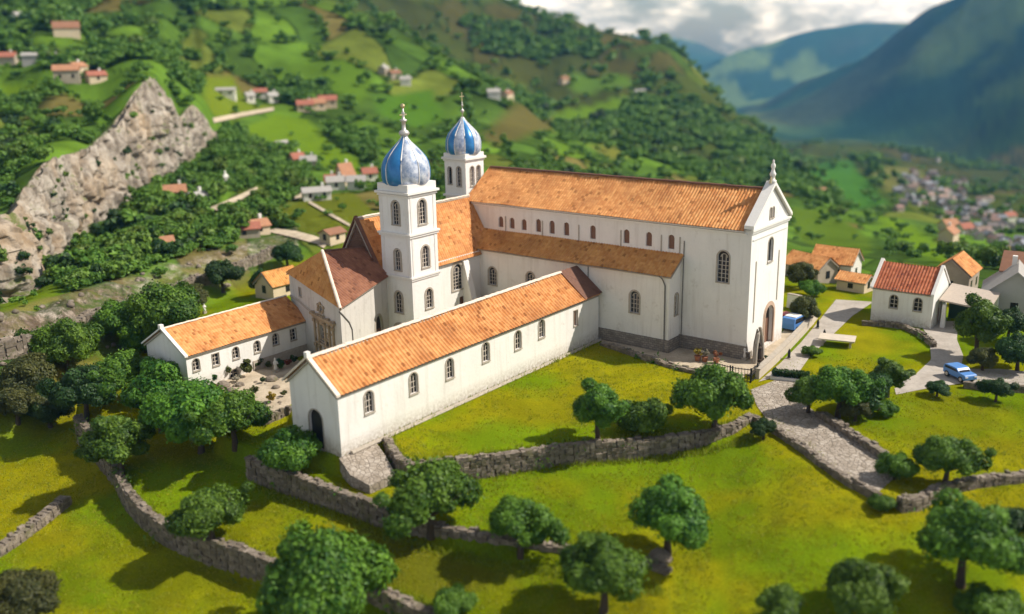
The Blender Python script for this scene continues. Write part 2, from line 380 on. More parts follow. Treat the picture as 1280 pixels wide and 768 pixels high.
def m_masonry(name, a, b, mortar, sx=.55, sz=.28):
    t = NT(name); tc = t.pos(); sep = t.new('ShaderNodeSeparateXYZ'); t.link(tc, sep.inputs[0])
    cmb = t.new('ShaderNodeCombineXYZ'); t.link(t.math('ADD', sep.outputs[0], sep.outputs[1]), cmb.inputs[0]); t.link(sep.outputs[2], cmb.inputs[1])
    wob = t.new('ShaderNodeVectorMath', operation='MULTIPLY_ADD'); nz = t.new('ShaderNodeTexNoise'); nz.inputs['Scale'].default_value = 1.2; t.link(tc, nz.inputs['Vector'])
    t.link(nz.outputs['Color'], wob.inputs[0]); wob.inputs[1].default_value = (.22, .16, 0); t.link(cmb.outputs[0], wob.inputs[2])
    br = t.new('ShaderNodeTexBrick'); t.link(wob.outputs[0], br.inputs['Vector'])
    br.inputs['Color1'].default_value = a; br.inputs['Color2'].default_value = b; br.inputs['Mortar'].default_value = mortar
    br.inputs['Scale'].default_value = 1.0; br.inputs['Brick Width'].default_value = sx; br.inputs['Row Height'].default_value = sz; br.inputs['Mortar Size'].default_value = .025; br.inputs['Bias'].default_value = -.1
    c = t.mix(t.ramp(t.noise(1.3, 6, .65), [(.4, (0, 0, 0)), (.7, (.7,)*3)]), br.outputs['Color'], tuple(x*.55 for x in a[:3])+(1,))
    t.bump(t.math('SUBTRACT', t.noise(6, 5, .6), br.outputs['Fac']), .05, .7); return t.col(c)
def m_leaf(name, dark, light, trans):
    t = NT(name); tn = t.attr('tint').outputs['Fac']; ob = t.new('ShaderNodeObjectInfo').outputs['Random']
    c = t.mix(tn, dark, light)
    hs = t.new('ShaderNodeHueSaturation'); t.link(c, hs.inputs['Color'])
    t.link(t.math('ADD', t.math('MULTIPLY', ob, .03), .487), hs.inputs['Hue']); t.link(t.math('ADD', t.math('MULTIPLY', ob, .35), .85), hs.inputs['Value'])
    t.col(hs.outputs[0]); t.b.inputs['Roughness'].default_value = .55; t.b.inputs['Specular IOR Level'].default_value = .3
    tr = t.new('ShaderNodeBsdfTranslucent'); t.link(t.mix(.5, hs.outputs[0], trans), tr.inputs['Color'])
    mx = t.new('ShaderNodeMixShader'); mx.inputs[0].default_value = .3; t.link(t.b.outputs[0], mx.inputs[1]); t.link(tr.outputs[0], mx.inputs[2])
    t.link(mx.outputs[0], t.n['Material Output'].inputs['Surface']); return t.m

M = {}
M['plaster'] = m_plaster('white_limewash', (.80, .77, .73, 1), (.33, .27, .20, 1), 1.4)
M['plaster_clean'] = m_plaster('white_plaster', (.82, .80, .77, 1), (.38, .31, .24, 1), 1.1)
M['plaster_block'] = m_plaster('weathered_plaster', (.62, .59, .55, 1), (.20, .17, .13, 1), 1.9)
M['trim'] = m_plain('white_trim', (.76, .73, .69, 1), .8, var=.1)
M['stone_trim'] = m_plain('grey_stone_trim', (.40, .35, .29, 1), .85, var=.35, scale=2.5)
M['ornate'] = m_plain('weathered_ochre_stone', (.38, .29, .19, 1), .9, var=.6, scale=1.6)
M['plinth'] = m_masonry('plinth_masonry', (.25, .215, .18, 1), (.36, .315, .26, 1), (.13, .115, .10, 1))
M['tile_shade'] = m_tile('clay_tiles_shaded', (.22, .09, .05, 1), (.31, .14, .08, 1), (.14, .05, .03, 1), (.25, .12, .07, 1))  # clay tiles darkened: the tower's shadow is put into their colour
M['gable_brick'] = m_masonry('bare_gable_brick', (.16, .085, .055, 1), (.21, .12, .08, 1), (.12, .08, .06, 1), .5, .22)
TO = ((.60, .245, .075, 1), (.72, .36, .14, 1))
M['tile'] = m_tile('clay_tiles_orange', (.53, .208, .062, 1), (.70, .345, .128, 1), (.34, .128, .042, 1), (.61, .38, .15, 1))
M['tile_worn'] = m_tile('clay_tiles_lichen', (.53, .225, .06, 1), (.66, .34, .11, 1), (.32, .13, .035, 1), (.56, .35, .10, 1))
M['tile_red'] = m_tile('clay_tiles_red', (.33, .085, .035, 1), (.48, .16, .075, 1), (.20, .055, .03, 1), (.46, .25, .16, 1))
M['tile_dark'] = m_tile('clay_tiles_dark', (.26, .09, .045, 1), (.36, .14, .07, 1), (.17, .06, .035, 1), (.30, .16, .08, 1))
M['mortar'] = m_plain('ridge_mortar', (.70, .60, .50, 1), .9, var=.2)
M['ridge_dark'] = m_plain('dark_ridge_tile', (.16, .08, .055, 1), .85, var=.4)
M['tracery'] = m_plain('tracery_stone', (.50, .44, .38, 1), .85, var=.2)
M['glass'] = m_plain('dark_window_glass', (.022, .022, .026, 1), .18, var=.5, scale=1.2)
M['dark_wood'] = m_plain('dark_wood', (.05, .035, .025, 1), .7, var=.3)
M['brown_wood'] = m_plain('brown_wood', (.21, .11, .07, 1), .7, var=.3)
M['iron'] = m_plain('dark_iron', (.03, .033, .035, 1), .5, .6)
M['lead'] = m_plain('lead_pipe', (.16, .15, .14, 1), .6, .2)
M['gold'] = m_plain('gilded_metal', (.62, .50, .28, 1), .35, .8)
M['silver'] = m_plain('tin_finial', (.55, .52, .48, 1), .4, .5)
M['bark'] = m_plain('bark', (.075, .055, .04, 1), .9, var=.4)
M['drystone'] = m_stone('dry_stone', (.16, .13, .10, 1), (.36, .30, .245, 1), (.11, .09, .07, 1), 1.0, (.15, .15, .06, 1))
M['core'] = m_plain('wall_core_earth', (.10, .08, .06, 1), .95)
M['cobble'] = None
# ------------------------------------------------------------------ building helpers
def arch2d(cx, z0, w, h, kind='round', n=10):
    """outline of an opening, counter-clockwise, sill centre at (cx, z0)"""
    p = [(cx-w/2, z0), (cx+w/2, z0)]
    if kind == 'square': return p+[(cx+w/2, z0+h), (cx-w/2, z0+h)]
    if kind == 'pointed':
        rise = w*.85; zs = z0+h-rise
        for k in range(n+1):
            u = k/n; 
            if u <= .5: a = u*2; x = w/2*(1-a**1.7); z = zs+rise*math.sin(a*math.pi/2)**.9
            else: a = (1-u)*2; x = -w/2*(1-a**1.7); z = zs+rise*math.sin(a*math.pi/2)**.9
            p.append((cx+x, z))
        return p
    zs = z0+h-w/2
    return p+[(cx+w/2*math.cos(math.pi*k/n), zs+w/2*math.sin(math.pi*k/n)) for k in range(n+1)]
def panel(mb, P, X, outline, holes=(), inward=(0, 1, 0), depth=.3, m=0, mr=None):
    P = Vector(P); X = Vector(X).normalized(); Z = Vector((0, 0, 1)); I = Vector(inward).normalized()
    loops = [[Vector((a, b, 0)) for a, b in outline]]+[[Vector((a, b, 0)) for a, b in h] for h in holes]
    flat = [q for l in loops for q in l]
    i = len(mb.v); mb.v += [tuple(P+X*q.x+Z*q.y) for q in flat]
    flip = X.cross(Z).dot(I) > 0
    for t in tessellate_polygon(loops):
        t = list(t); a, b, c = (flat[k] for k in t)
        ccw = (b-a).cross(c-a).z > 0
        if ccw == flip: t = t[::-1]
        mb.f.append([i+k for k in t]); mb.m.append(m); mb.t.append(.5)
    for h in holes:
        n = len(h)
        for k in range(n):
            a, b = h[k], h[(k+1) % n]
            A = P+X*a[0]+Z*a[1]; B = P+X*b[0]+Z*b[1]
            mb.poly([A, B, B+I*depth, A+I*depth], m if mr is None else mr)
_wc = {}
def win_meshes(w, h, kind, style, surround):
    key = (round(w, 3), round(h, 3), kind, style, surround)
    if key in _wc: return _wc[key]
    o = arch2d(0, 0, w, h, kind)
    gl = MB(); gl.poly([(a, .26, b) for a, b in o])
    me = gl.mesh('window', M['dark_wood'] if style in ('door', 'brown') else M['glass'])
    if style == 'brown': me.materials[0] = M['brown_wood']
    tr = MB(); th = .045
    def bar(a0, b0, a1, b1, y=.19): tr.box((a0, y, b0), (a1, y+.06, b1))
    if style == 'tracery':
        for q in ((-w/6, .0), (w/6, .0)): bar(q[0]-th, 0, q[0]+th, h-w*.28)
        nb = max(2, int(h/.55))
        for k in range(1, nb): bar(-w/2, k*h*.8/nb-th*.7, w/2, k*h*.8/nb+th*.7, .195)
        n = 12; zs = h-w*.5; r1, r2 = w*.26, w*.26+.08
        for k in range(n):
            a, b = math.pi*k/n, math.pi*(k+1)/n
            q = [(r*math.cos(x), zs-.05+r*math.sin(x)) for r, x in ((r1, a), (r2, a), (r2, b), (r1, b))]
            tr.prism([(x, .19, z) for x, z in q], [(x, .25, z) for x, z in q])
    elif style == 'cross':
        bar(-th, 0, th, h-.02); nb = max(2, int(round(h/.5)))
        for k in range(1, nb): bar(-w/2, k*h/nb-th*.7-.04*h, w/2, k*h/nb+th*.7-.04*h, .195)
    elif style == 'louvre':
        for k in range(int(h/.22)): 
            z = .08+k*.22
            if z < h-w*.45: tr.prism([(-w/2, .1, z), (w/2, .1, z), (w/2, .24, z+.12), (-w/2, .24, z+.12)], [(-w/2, .1, z+.03), (w/2, .1, z+.03), (w/2, .24, z+.15), (-w/2, .24, z+.15)])
    elif style == 'door':
        for k in range(5): bar(-w/2+k*w/5+.02, .02, -w/2+(k+1)*w/5-.02, h*.62 if kind != 'square' else h-.03, .2)
    trm = tr.mesh('tracery', M['tracery'] if style in ('tracery', 'cross') else M['brown_wood']) if tr.f else None
    su = MB(); sb = None
    if surround:
        bw = surround; o2 = arch2d(0, -bw*.2, w+2*bw, h+bw*1.2, kind); o1 = o
        n = len(o)
        for k in list(range(n)):
            a0, a1 = o1[k], o1[(k+1) % n]; b0, b1 = o2[k], o2[(k+1) % n]
            if k == 0: continue
            su.prism([(a0[0], -.06, a0[1]), (b0[0], -.06, b0[1]), (b1[0], -.06, b1[1]), (a1[0], -.06, a1[1])],
                     [(a0[0], .04, a0[1]), (b0[0], .04, b0[1]), (b1[0], .04, b1[1]), (a1[0], .04, a1[1])])
        su.box((-w/2-bw, -.12, -.14), (w/2+bw, .05, 0))
        sb = su.mesh('surround', M['stone_trim'])
    _wc[key] = (me, trm, sb); return _wc[key]
def window(parent, loc, rz, w, h, kind='round', style='tracery', surround=.14, name='window'):
    me, tr, su = win_meshes(w, h, kind, style, surround)
    o = link(name, me, parent, loc, rz)
    if tr: link('tracery' if name == 'window' else 'planks', tr, o)
    if su: link('surround', su, o)
    return o
def tiles(name, parent, poly, mat, pitch=.36, amp=.06, slab=True, sag=.0, rows=7):
    """a tiled slope over a planar polygon whose first edge is the eave"""
    P = [Vector(p) for p in poly]; A = P[0]; e = (P[1]-A).normalized()
    nrm = Vector((0, 0, 0))
    for i in range(len(P)): nrm += P[i].cross(P[(i+1) % len(P)])
    nrm.normalize(); nrm = nrm if nrm.z > 0 else -nrm
    t = nrm.cross(e)
    if (P[2]-A).dot(t) < 0: t = -t
    q = [((p-A).dot(e), (p-A).dot(t)) for p in P]
    s0, s1 = min(a for a, _ in q), max(a for a, _ in q)
    def rng(s):
        v = []
        for i in range(len(q)):
            a, b = q[i], q[(i+1) % len(q)]
            if abs(b[0]-a[0]) < 1e-9:
                if abs(s-a[0]) < 1e-6: v += [a[1], b[1]]
                continue
            k = (s-a[0])/(b[0]-a[0])
            if -1e-6 <= k <= 1+1e-6: v.append(a[1]+k*(b[1]-a[1]))
        return (min(v), max(v)) if v else (0, 0)
    mb = MB(); n = max(4, int((s1-s0)/pitch*6)); cols = []; uvs = []
    for i in range(n+1):
        s = s0+(s1-s0)*i/n; lo, hi = rng(s); ph = s/pitch*2*math.pi
        w = amp*(math.cos(ph)*.8+.2*math.cos(2*ph))
        c = []; u = []
        for k in range(rows+1):
            tt = lo+(hi-lo)*k/rows
            o = w-sag*math.sin(math.pi*k/rows)*math.sin(math.pi*(s-s0)/(s1-s0))+.13*(float(vnoise(s*.3, tt*.4, 4))-.5)
            c.append(A+e*s+t*tt+nrm*o); u.append((s/pitch+.5, tt/.45))
        cols.append(c); uvs.append(u)
    mb.grid(cols, uv=uvs)
    o = mb.build(name, mat, parent, smooth=True)
    if slab:
        sb = MB(); dn = nrm*(-.30-sag); d2 = nrm*(-.16-sag)
        sb.prism([p+dn for p in P], [p+d2 for p in P]); sb.build('eaves_board', M['stone_trim'], o)
    return o
def ridge_cap(parent, a, b, mat, r=.2, name='ridge_cap', n=None):
    a, b = Vector(a), Vector(b); L = (b-a).length; mb = MB(); n = n or max(2, int(L/.5)); d = (b-a)/n
    side = d.cross(Vector((0, 0, 1))).normalized(); up = side.cross(d).normalized()
    for k in range(n):
        rr = r*random.uniform(.92, 1.08); p0, p1 = a+d*k, a+d*(k+1.06); jt = up*random.uniform(-.02, .02)
        rows = [[p+jt+side*(R*math.cos(math.pi*j/6))+up*(R*.8*math.sin(math.pi*j/6)-.03) for j in range(7)] for p, R in ((p0, rr*.94), (p1, rr))]
        mb.grid(rows); mb.poly(rows[0]); mb.poly(rows[1])
    return mb.build(name, mat, parent, smooth=False)
def pipe(parent, pts, r=.07, mat='lead', name='drainpipe'):
    mb = MB(); mb.tube(pts, r, 7); return mb.build(name, M[mat], parent)
X_, Y_ = (1, 0, 0), (0, 1, 0)
def facing(side): return {'-V': 0.0, '-U': -math.pi/2, '+V': math.pi, '+U': math.pi/2}[side]

# ------------------------------------------------------------------ the church
U0, V0 = 98.0, 62.0                                        # anchor of the church's own axes
church = empty('church', W(U0, V0, 0), ROTZ, label='large white basilica with long orange tiled nave roof and gabled entrance front', cat='church')
def L(U, V, z): return (U-U0, V-V0, z)
NU0, NU1, NV0, NV1, NE, NR = 98.0, 108.4, 43.0, 85.2, 15.45, 19.2   # nave walls, eaves, ridge
NM = (NU0+NU1)/2
AU, AV0, AV1, AE, AT = 95.25, 51.75, 81.0, 9.75, 11.75              # side aisle
# openings of the nave's south wall (V, z, w, h)
cl = []
for x in (626, 640, 655, 673, 690, 708, 741, 783, 811, 839):
    p = onU(x, {626: 277, 640: 279.5, 655: 282, 673: 287, 690: 289, 708: 292, 741: 295.5, 783: 300.5, 811: 303.5, 839: 306.5}[x], NU0); cl.append((p[1], 12.15, .85, 1.75 if x > 660 else 1.5))
pb = onU(904, 332, NU0); bigw = (pb[1], pb[2]-2.0, 1.45, 3.7)
mb = MB()
hol = [arch2d(v-NV0, z, w, h) for v, z, w, h in cl]+[arch2d(bigw[0]-NV0, bigw[1], bigw[2], bigw[3])]
panel(mb, L(NU0, NV0, 0), Y_, [(0, -1.5), (NV1-NV0, -1.5), (NV1-NV0, NE), (0, NE)], hol, X_, .3)
panel(mb, L(NU1, NV0, 0), Y_, [(0, -2.5), (NV1-NV0, -2.5), (NV1-NV0, NE), (0, NE)], [], (-1, 0, 0))
panel(mb, L(NU0, NV1, 0), X_, [(0, -1.5), (NU1-NU0, -1.5), (NU1-NU0, NE), (NM-NU0, NR-.25), (0, NE)], [], (0, -1, 0))
mb.build('nave_wall', M['plaster'], church)
for v, z, w, h in cl: window(church, L(NU0, v, z), facing('-U'), w, h, 'round', 'brown', 0)
window(church, L(NU0, bigw[0], bigw[1]), facing('-U'), bigw[2], bigw[3], 'round', 'tracery', .16)
# entrance front
mb = MB(); FW = NU1-NU0
pd = onV(965, 400, NV0); pw = onV(963, 313, NV0); pt = onV(965, 266, NV0)
DU, DZ, DW, DH = NU0+6.15, .45, 2.5, 4.9
hol = [arch2d(DU-NU0, DZ, DW, DH), arch2d(pw[0]-NU0, pw[2]-1.35, 1.35, 2.9), arch2d(pt[0]-NU0-.38, pt[2]-.6, .5, 1.25), arch2d(pt[0]-NU0+.38, pt[2]-.6, .5, 1.25)]
panel(mb, L(NU0, NV0, 0), X_, [(0, -2), (FW, -2), (FW, NE+.2), (FW/2, NR+.5), (0, NE+.2)], hol, Y_, .55)
mb.build('entrance_front', M['plaster_clean'], church)
d = window(church, L(DU, NV0+.28, DZ), facing('-V'), DW, DH, 'round', 'door', 0, name='entrance_door')
mb = MB()                                                    # stepped arch round the door
for k, (bw, y0) in enumerate(((.22, -.10), (.5, -.04))):
    o1, o2 = arch2d(0, 0, DW+(.0 if k == 0 else .44), DH+(.0 if k == 0 else .22)), arch2d(0, 0, DW+2*bw, DH+bw)
    for j in range(1, len(o1)):
        a0, a1, b0, b1 = o1[j], o1[(j+1) % len(o1)], o2[j], o2[(j+1) % len(o1)]
        mb.prism([(a0[0], y0, a0[1]), (b0[0], y0, b0[1]), (b1[0], y0, b1[1]), (a1[0], y0, a1[1])], [(a0[0], .1, a0[1]), (b0[0], .1, b0[1]), (b1[0], .1, b1[1]), (a1[0], .1, a1[1])])
mb.build('door_arch', m_plain('pink_stone', (.50, .36, .27, 1), .85, var=.25), church, loc=L(DU, NV0, DZ))
window(church, L(pw[0], NV0, pw[2]-1.35), facing('-V'), 1.35, 2.9, 'round', 'none', .12, name='niche')
for s in (-.38, .38): window(church, L(pt[0]+s, NV0, pt[2]-.6), facing('-V'), .5, 1.25, 'round', 'brown', .08)
mb = MB()                                                    # cornices and raking copings of the gable
mb.box(L(NU0-.25, NV0-.28, NE-.15), L(NU1+.25, NV0-.003, NE+.12)); mb.box(L(NU0-.12, NV0-.16, NE-.42), L(NU1+.12, NV0-.004, NE-.155))
mb.box(L(NU0+.3, NV0-.09, NE-1.25), L(NU1-.3, NV0-.005, NE-1.08))
for a, b in (((NU0-.35, NE+.15), (NM, NR+.78)), ((NU1+.35, NE+.15), (NM, NR+.78))):
    A, B = Vector(L(a[0], NV0-.34, a[1])), Vector(L(b[0], NV0-.34, b[1])); t = Vector((0, 0, .42)); y = Vector((0, 1.15, 0))
    mb.prism([A, B, B+y, A+y], [A+t, B+t, B+y+t, A+y+t])
mb.build('gable_cornice', M['trim'], church)
for du, zt, zb in ((1.55, 11.6, 4.3), (8.1, 11.8, 5.6)):
    p = MB(); p.box(L(NU0+du-.1, NV0-.07, zb), L(NU0+du+.1, NV0+.02, zt)); p.build('pilaster_strip', M['stone_trim'], church)
fin = MB(); fin.lathe([(0, 0), (.55, 0), (.55, .35), (.32, .45), (.26, .8), (.42, 1.0), (.46, 1.25), (.3, 1.5), (.2, 1.9), (.34, 2.2), (.3, 2.5), (.12, 2.75), (.17, 2.95), (.05, 3.15), (0, 3.2)], 16)
fo = fin.build('gable_finial', M['trim'], church, smooth=True, loc=L(NM, NV0+.1, NR+1.0)); fo.scale = (.8, .8, .85)
ar = MB(); ar.tube([(-.75, 0, .0), (-.6, 0, .7), (-.3, 0, 1.0)], [.2, .14, .08], 8); ar.tube([(.75, 0, .0), (.6, 0, .7), (.3, 0, 1.0)], [.2, .14, .08], 8); ar.build('volute', M['gold'], fo)
# plinths
mb = MB(); mb.box(L(NU0-.14, NV0-.1, -1.6), L(NU0+.02, AV0-.003, 1.75)); mb.box(L(NU0-.14, NV0-.14, -1.6), L(NU0+1.4, NV0+.02, .9))
mb.box(L(AU-.14, AV0-.14, -1.6), L(AU+.02, AV1, 1.62)); mb.box(L(AU+.02, AV0-.14, -1.6), L(NU0-.143, AV0+.02, 1.62))
mb.build('plinth', M['plinth'], church)
# aisle
aw = [(onU(793, 391, AU)[1], onU(793, 391, AU)[2], 1.25, 2.7), (onU(616, 356, AU)[1], onU(616, 356, AU)[2], 1.3, 2.4), (onU(663, 352, AU)[1], onU(663, 362, AU)[2], 1.25, 2.3), (onU(709, 374, AU)[1], onU(709, 374, AU)[2], 1.25, 2.4)]
mb = MB(); panel(mb, L(AU, AV0, 0), Y_, [(0, -1.5), (AV1-AV0, -1.5), (AV1-AV0, AE), (0, AE)], [arch2d(v-AV0, z, w, h) for v, z, w, h in aw], X_, .3)
pe = onV(857, 388, AV0)
panel(mb, L(AU, AV0, 0), X_, [(0, -1.5), (NU0-AU, -1.5), (NU0-AU, AT-.2), (0, AE)], [arch2d(1.75, pe[2], .85, 2.7)], Y_, .3)
mb.build('aisle_wall', M['plaster'], church)
for i, (v, z, w, h) in enumerate(aw): window(church, L(AU, v, z), facing('-U'), w, h, 'round', 'tracery', .2)
window(church, L(AU+1.75, AV0, pe[2]), facing('-V'), .85, 2.7, 'round', 'tracery', .12)
r = tiles('aisle_roof', church, [L(AU-.55, AV1+2, AE-.15), L(AU-.55, AV0-.4, AE-.15), L(NU0, AV0-.4, AT), L(NU0, AV1+2, AT)], M['tile_worn'], .4, .075)
r = tiles('nave_roof', church, [L(NU0-.5, NV1+.1, NE-.05), L(NU0-.5, NV0+.8, NE-.05), L(NM, NV0+.8, NR+.25), L(NM, NV1+.1, NR+.25)], M['tile'], .4, .07, sag=.14)
tiles('nave_roof', church, [L(NU1+.5, NV0+.8, NE-.05), L(NU1+.5, NV1+.1, NE-.05), L(NM, NV1+.1, NR+.25), L(NM, NV0+.8, NR+.25)], M['tile'], .4, .06, rows=3)
ridge_cap(church, L(NM, NV1, NR+.3), L(NM, NV0+.8, NR+.3), M['ridge_dark'], .24)
mb = MB(); mb.box(L(NU0-.28, NV0+.8, NE-.42), L(NU0-.003, NV1, NE-.15)); mb.box(L(NU0-.14, NV0+.5, NE-.62), L(NU0-.004, NV1, NE-.425)); mb.build('eaves_cornice', M['trim'], church)
for v in (78.5, 72.3, 66.5, 60.2, 54.5, 52.0): mb = MB(); mb.box(L(NU0-.09, v-.07, AT), L(NU0-.003, v+.07, AT+2.0)); mb.build('wall_strip', M['stone_trim'], church)
pipe(church, [L(AU-.42, AV0+1.2, AE-.25), L(AU-.3, AV0+.8, AE-.6), L(AU-.1, AV0+.55, AE-1.4), L(AU-.09, AV0+.5, 0)], .08)
pipe(church, [L(NU0-.1, AV0-.35, AT+1.6), L(NU0-.1, AV0-.3, 1.6)], .06)
pipe(church, [L(AU-.08, 63.2, AE-.4), L(AU-.08, 63.2, 5)], .06)
# transept
TU, TV0, TV1, TE, TR = 77.0, 81.0, 89.0, 9.4, 16.1; TM = (TV0+TV1)/2
mb = MB(); wtr = onV(573, 362, TV0); d1 = onV(580, 400, TV0)
panel(mb, L(TU, TV0, 0), X_, [(0, -1.5), (NU0-TU, -1.5), (NU0-TU, TE), (0, TE)], [arch2d(wtr[0]-TU, wtr[2], 1.9, 3.5), arch2d(wtr[0]-TU+.9, 0, 1.5, 3.6, 'square')], Y_, .35)
panel(mb, L(TU, TV1, 0), X_, [(0, -1.5), (NU0-TU, -1.5), (NU0-TU, TE), (0, TE)], [], (0, -1, 0))
mb.build('transept_wall', M['plaster_clean'], church)
mb = MB(); panel(mb, L(TU, TV0, 0), Y_, [(0, -1.5), (TV1-TV0, -1.5), (TV1-TV0, TE), (TM-TV0, TR-.1), (0, TE)], [], X_)
mb.build('transept_gable', M['gable_brick'], church)
window(church, L(wtr[0], TV0, wtr[2]), facing('-V'), 1.9, 3.5, 'round', 'tracery', .45)
window(church, L(wtr[0]+.9, TV0, 0), facing('-V'), 1.5, 3.6, 'square', 'door', 0, name='side_door')
mb = MB(); b0, b1 = 91.6, 92.6
mb.prism([L(b0, TV0-2.6, -1), L(b1, TV0-2.6, -1), L(b1, TV0-.003, -1), L(b0, TV0-.003, -1)], [L(b0, TV0-.3, 8.3), L(b1, TV0-.3, 8.3), L(b1, TV0-.003, 8.9), L(b0, TV0-.003, 8.9)]); mb.build('buttress', M['plaster'], church)
tiles('transept_roof', church, [L(TU-.3, TV0-.45, TE-.65), L(AU-.02, TV0-.45, TE-.65), L(NU0+.2, TV0+1.3, TE+.95+.2), L(NU0+.2, TM, TR), L(TU-.3, TM, TR)], M['tile'], .4, .05)
tiles('transept_roof', church, [L(NU0, TV1+.45, TE-.65), L(TU-.3, TV1+.45, TE-.65), L(TU-.3, TM, TR), L(NU0, TM, TR)], M['tile'], .4, .05, rows=3)
ridge_cap(church, L(TU-.35, TM, TR+.02), L(NU0, TM, TR+.02), M['mortar'], .2)
for s, v in ((1, TV1+.5), (-1, TV0-.5)):
    mb = MB()
    A, B = Vector(L(TU-.42, v, TE-.75)), Vector(L(TU-.42, TM, TR+.05)); t = Vector((0, 0, .28)); x = Vector((.5, 0, 0))
    mb.prism([A, B, B+x, A+x], [A+t, B+t, B+x+t, A+x+t]); mb.build('gable_coping', M['ridge_dark'], church)
mb = MB(); mb.box(L(TU+4.8, TV0-.2, TE-.35), L(AU, TV0-.003, TE-.12)); mb.build('eaves_cornice', M['trim'], church)
# western block: ornate front and hipped roof
A, B, C2, D = L(67.1, 77.8, 0), L(71.2, 91.6, 0), L(77.0, 91.6, 0), L(77.0, 80.4, 0)
zA, zB, zC, zD = 8.2, 9.6, 9.4, 9.6
def wallq(mb, p, q, zp, zq, holes=(), depth=.35, zb=-2):
    p, q = Vector(p), Vector(q); X = (q-p); Ln = X.length; X.normalize(); I = Vector((-X.y, X.x, 0))
    panel(mb, p, X, [(0, zb), (Ln, zb), (Ln, zq), (0, zp)], holes, I, depth); return Ln, math.atan2(X.y, X.x)
mb = MB(); ln, rzf = wallq(mb, B, A, zB, zA, [arch2d(10.6, 0, 1.6, 3.2), arch2d(3.2, 7.2, .6, 1.0, 'square'), arch2d(9.1, 2.9, 1.15, 2.6), arch2d(9.2, 6.35, .8, .9)])
dr = onV(469, 420, 79.4)
ln2, rzs = wallq(mb, A, D, zA, zD, [arch2d(7.9, .5, 1.5, 4.6, 'pointed')])
wallq(mb, C2, B, zC, zB)
blk = mb.build('block_wall', M['plaster_block'], church)
def onF(s, z): v = Vector(B)+(Vector(A)-Vector(B)).normalized()*s; return (v.x, v.y, z)
def onS(s, z): v = Vector(A)+(Vector(D)-Vector(A)).normalized()*s; return (v.x, v.y, z)
window(church, onF(10.6, 0), rzf, 1.6, 3.2, 'round', 'door', .3, name='side_door')
window(church, onF(3.2, 7.2), rzf, .6, 1.0, 'square', 'brown', .12)
window(church, onF(9.1, 2.9), rzf, 1.15, 2.6, 'round', 'tracery', .3)
window(church, onF(9.2, 6.35), rzf, .8, .9, 'round', 'brown', .3)
window(church, onS(7.9, .5), rzs, 1.5, 4.6, 'pointed', 'door', .25, name='side_door')
orn = MB()                                                   # carved stone dressing of the front
def fb(s0, s1, z0, z1, o=.12):
    X = (Vector(A)-Vector(B)).normalized(); N = Vector((X.y, -X.x, 0))
    p = [Vector(onF(s0, z0))-N*.0, Vector(onF(s1, z0))]; q = [x+N*o for x in p]
    up = Vector((0, 0, z1-z0)); orn.prism([p[0], p[1], q[1], q[0]], [p[0]+up, p[1]+up, q[1]+up, q[0]+up])
fb(6.4, 13.0, 5.75, 6.0, .42); fb(6.7, 12.6, 5.5, 5.746, .26)
for k in range(14): fb(6.5+k*.47, 6.75+k*.47, 6.003, 6.12+.1*math.sin(k*2.1), .34)
for s in (7.1, 8.2, 10.0, 11.2, 12.3): fb(s-.17, s+.17, -.4, 5.496, .2); fb(s-.27, s+.27, 4.95, 5.3, .3); fb(s-.27, s+.27, 1.9, 2.3, .3)
fb(7.4, 12.0, 2.42, 2.65, .3); fb(8.35, 9.85, 5.3-.35, 5.49, .17)
for k in range(26):
    a = random.uniform(0, 6.28); rr = random.uniform(.5, 1.1); fb(9.2+rr*math.cos(a)-.13, 9.2+rr*math.cos(a)+.13, 6.85+rr*.75*math.sin(a)-.1, 6.85+rr*.75*math.sin(a)+.12, random.uniform(.06, .2))
for k in range(40):
    s = random.uniform(6.9, 12.5); z = random.uniform(1.0, 5.2); fb(s, s+random.uniform(.12, .4), z, z+random.uniform(.1, .4), random.uniform(.04, .13))
orn.build('carved_front', M['ornate'], church)
mb = MB(); mb.tube([onF(.0, 6.6), onF(2.5, 6.55), onF(4.6, 6.1), onF(6.4, 5.9)], .16, 6); mb.build('string_course', M['stone_trim'], church)
mb = MB(); nn = (Vector(onS(.25, 0))-Vector(onF(ln-.25, 0))).normalized()
mb.prism([onF(ln-.8, -1), onF(ln+.12, -1), onS(1.2, -1), onS(1.2, -1)], [onF(ln-.8, zA-.3), onF(ln+.12, zA-.3), onS(1.2, zA-.3), onS(1.2, zA-.3)])
pipe(church, [onS(-.15, zA-.5), onS(.4, zA-1.0), onS(1.6, zA-2.2), onS(2.1, zA-3.2), onS(2.15, 0)], .1)
eo = .5
def out(p, c, k=eo): v = Vector(p); d_ = Vector((v.x-c[0], v.y-c[1], 0)).normalized()*k; return v+d_
cen = ((A[0]+C2[0])/2, (A[1]+C2[1])/2)
eA, eB, eD, eC = out((*A[:2], zA-.1), cen), out((*B[:2], zB-.1), cen), Vector((D[0], D[1]-.5, zD-.12)), Vector((C2[0], C2[1]+.4, zC-.1))
R1 = Vector(L(70.9, 84.6, 13.2)); R2 = Vector(L(77.0, 84.0, 13.3))
def coplanar(v, a, b, c):
    n = (b-a).cross(c-a); v.z = a.z-((v.x-a.x)*n.x+(v.y-a.y)*n.y)/n.z
eD.z = 9.55; coplanar(R2, eA, R1, eD); coplanar(eC, eB, R1, R2); print('ridge', R2.z, eC.z)
tiles('hip_roof', church, [eB, eA, R1], M['tile_worn'], .4, .05)
tiles('block_roof', church, [eA, eD, R2, R1], M['tile_shade'], .4, .05)  # this slope carries the tower's shadow in its tile colour
tiles('block_roof', church, [eC, eB, R1, R2], M['tile_worn'], .4, .05, rows=3)
ridge_cap(church, eA+Vector((0, 0, .1)), R1+Vector((0, 0, .05)), M['mortar'], .2, 'hip_cap')
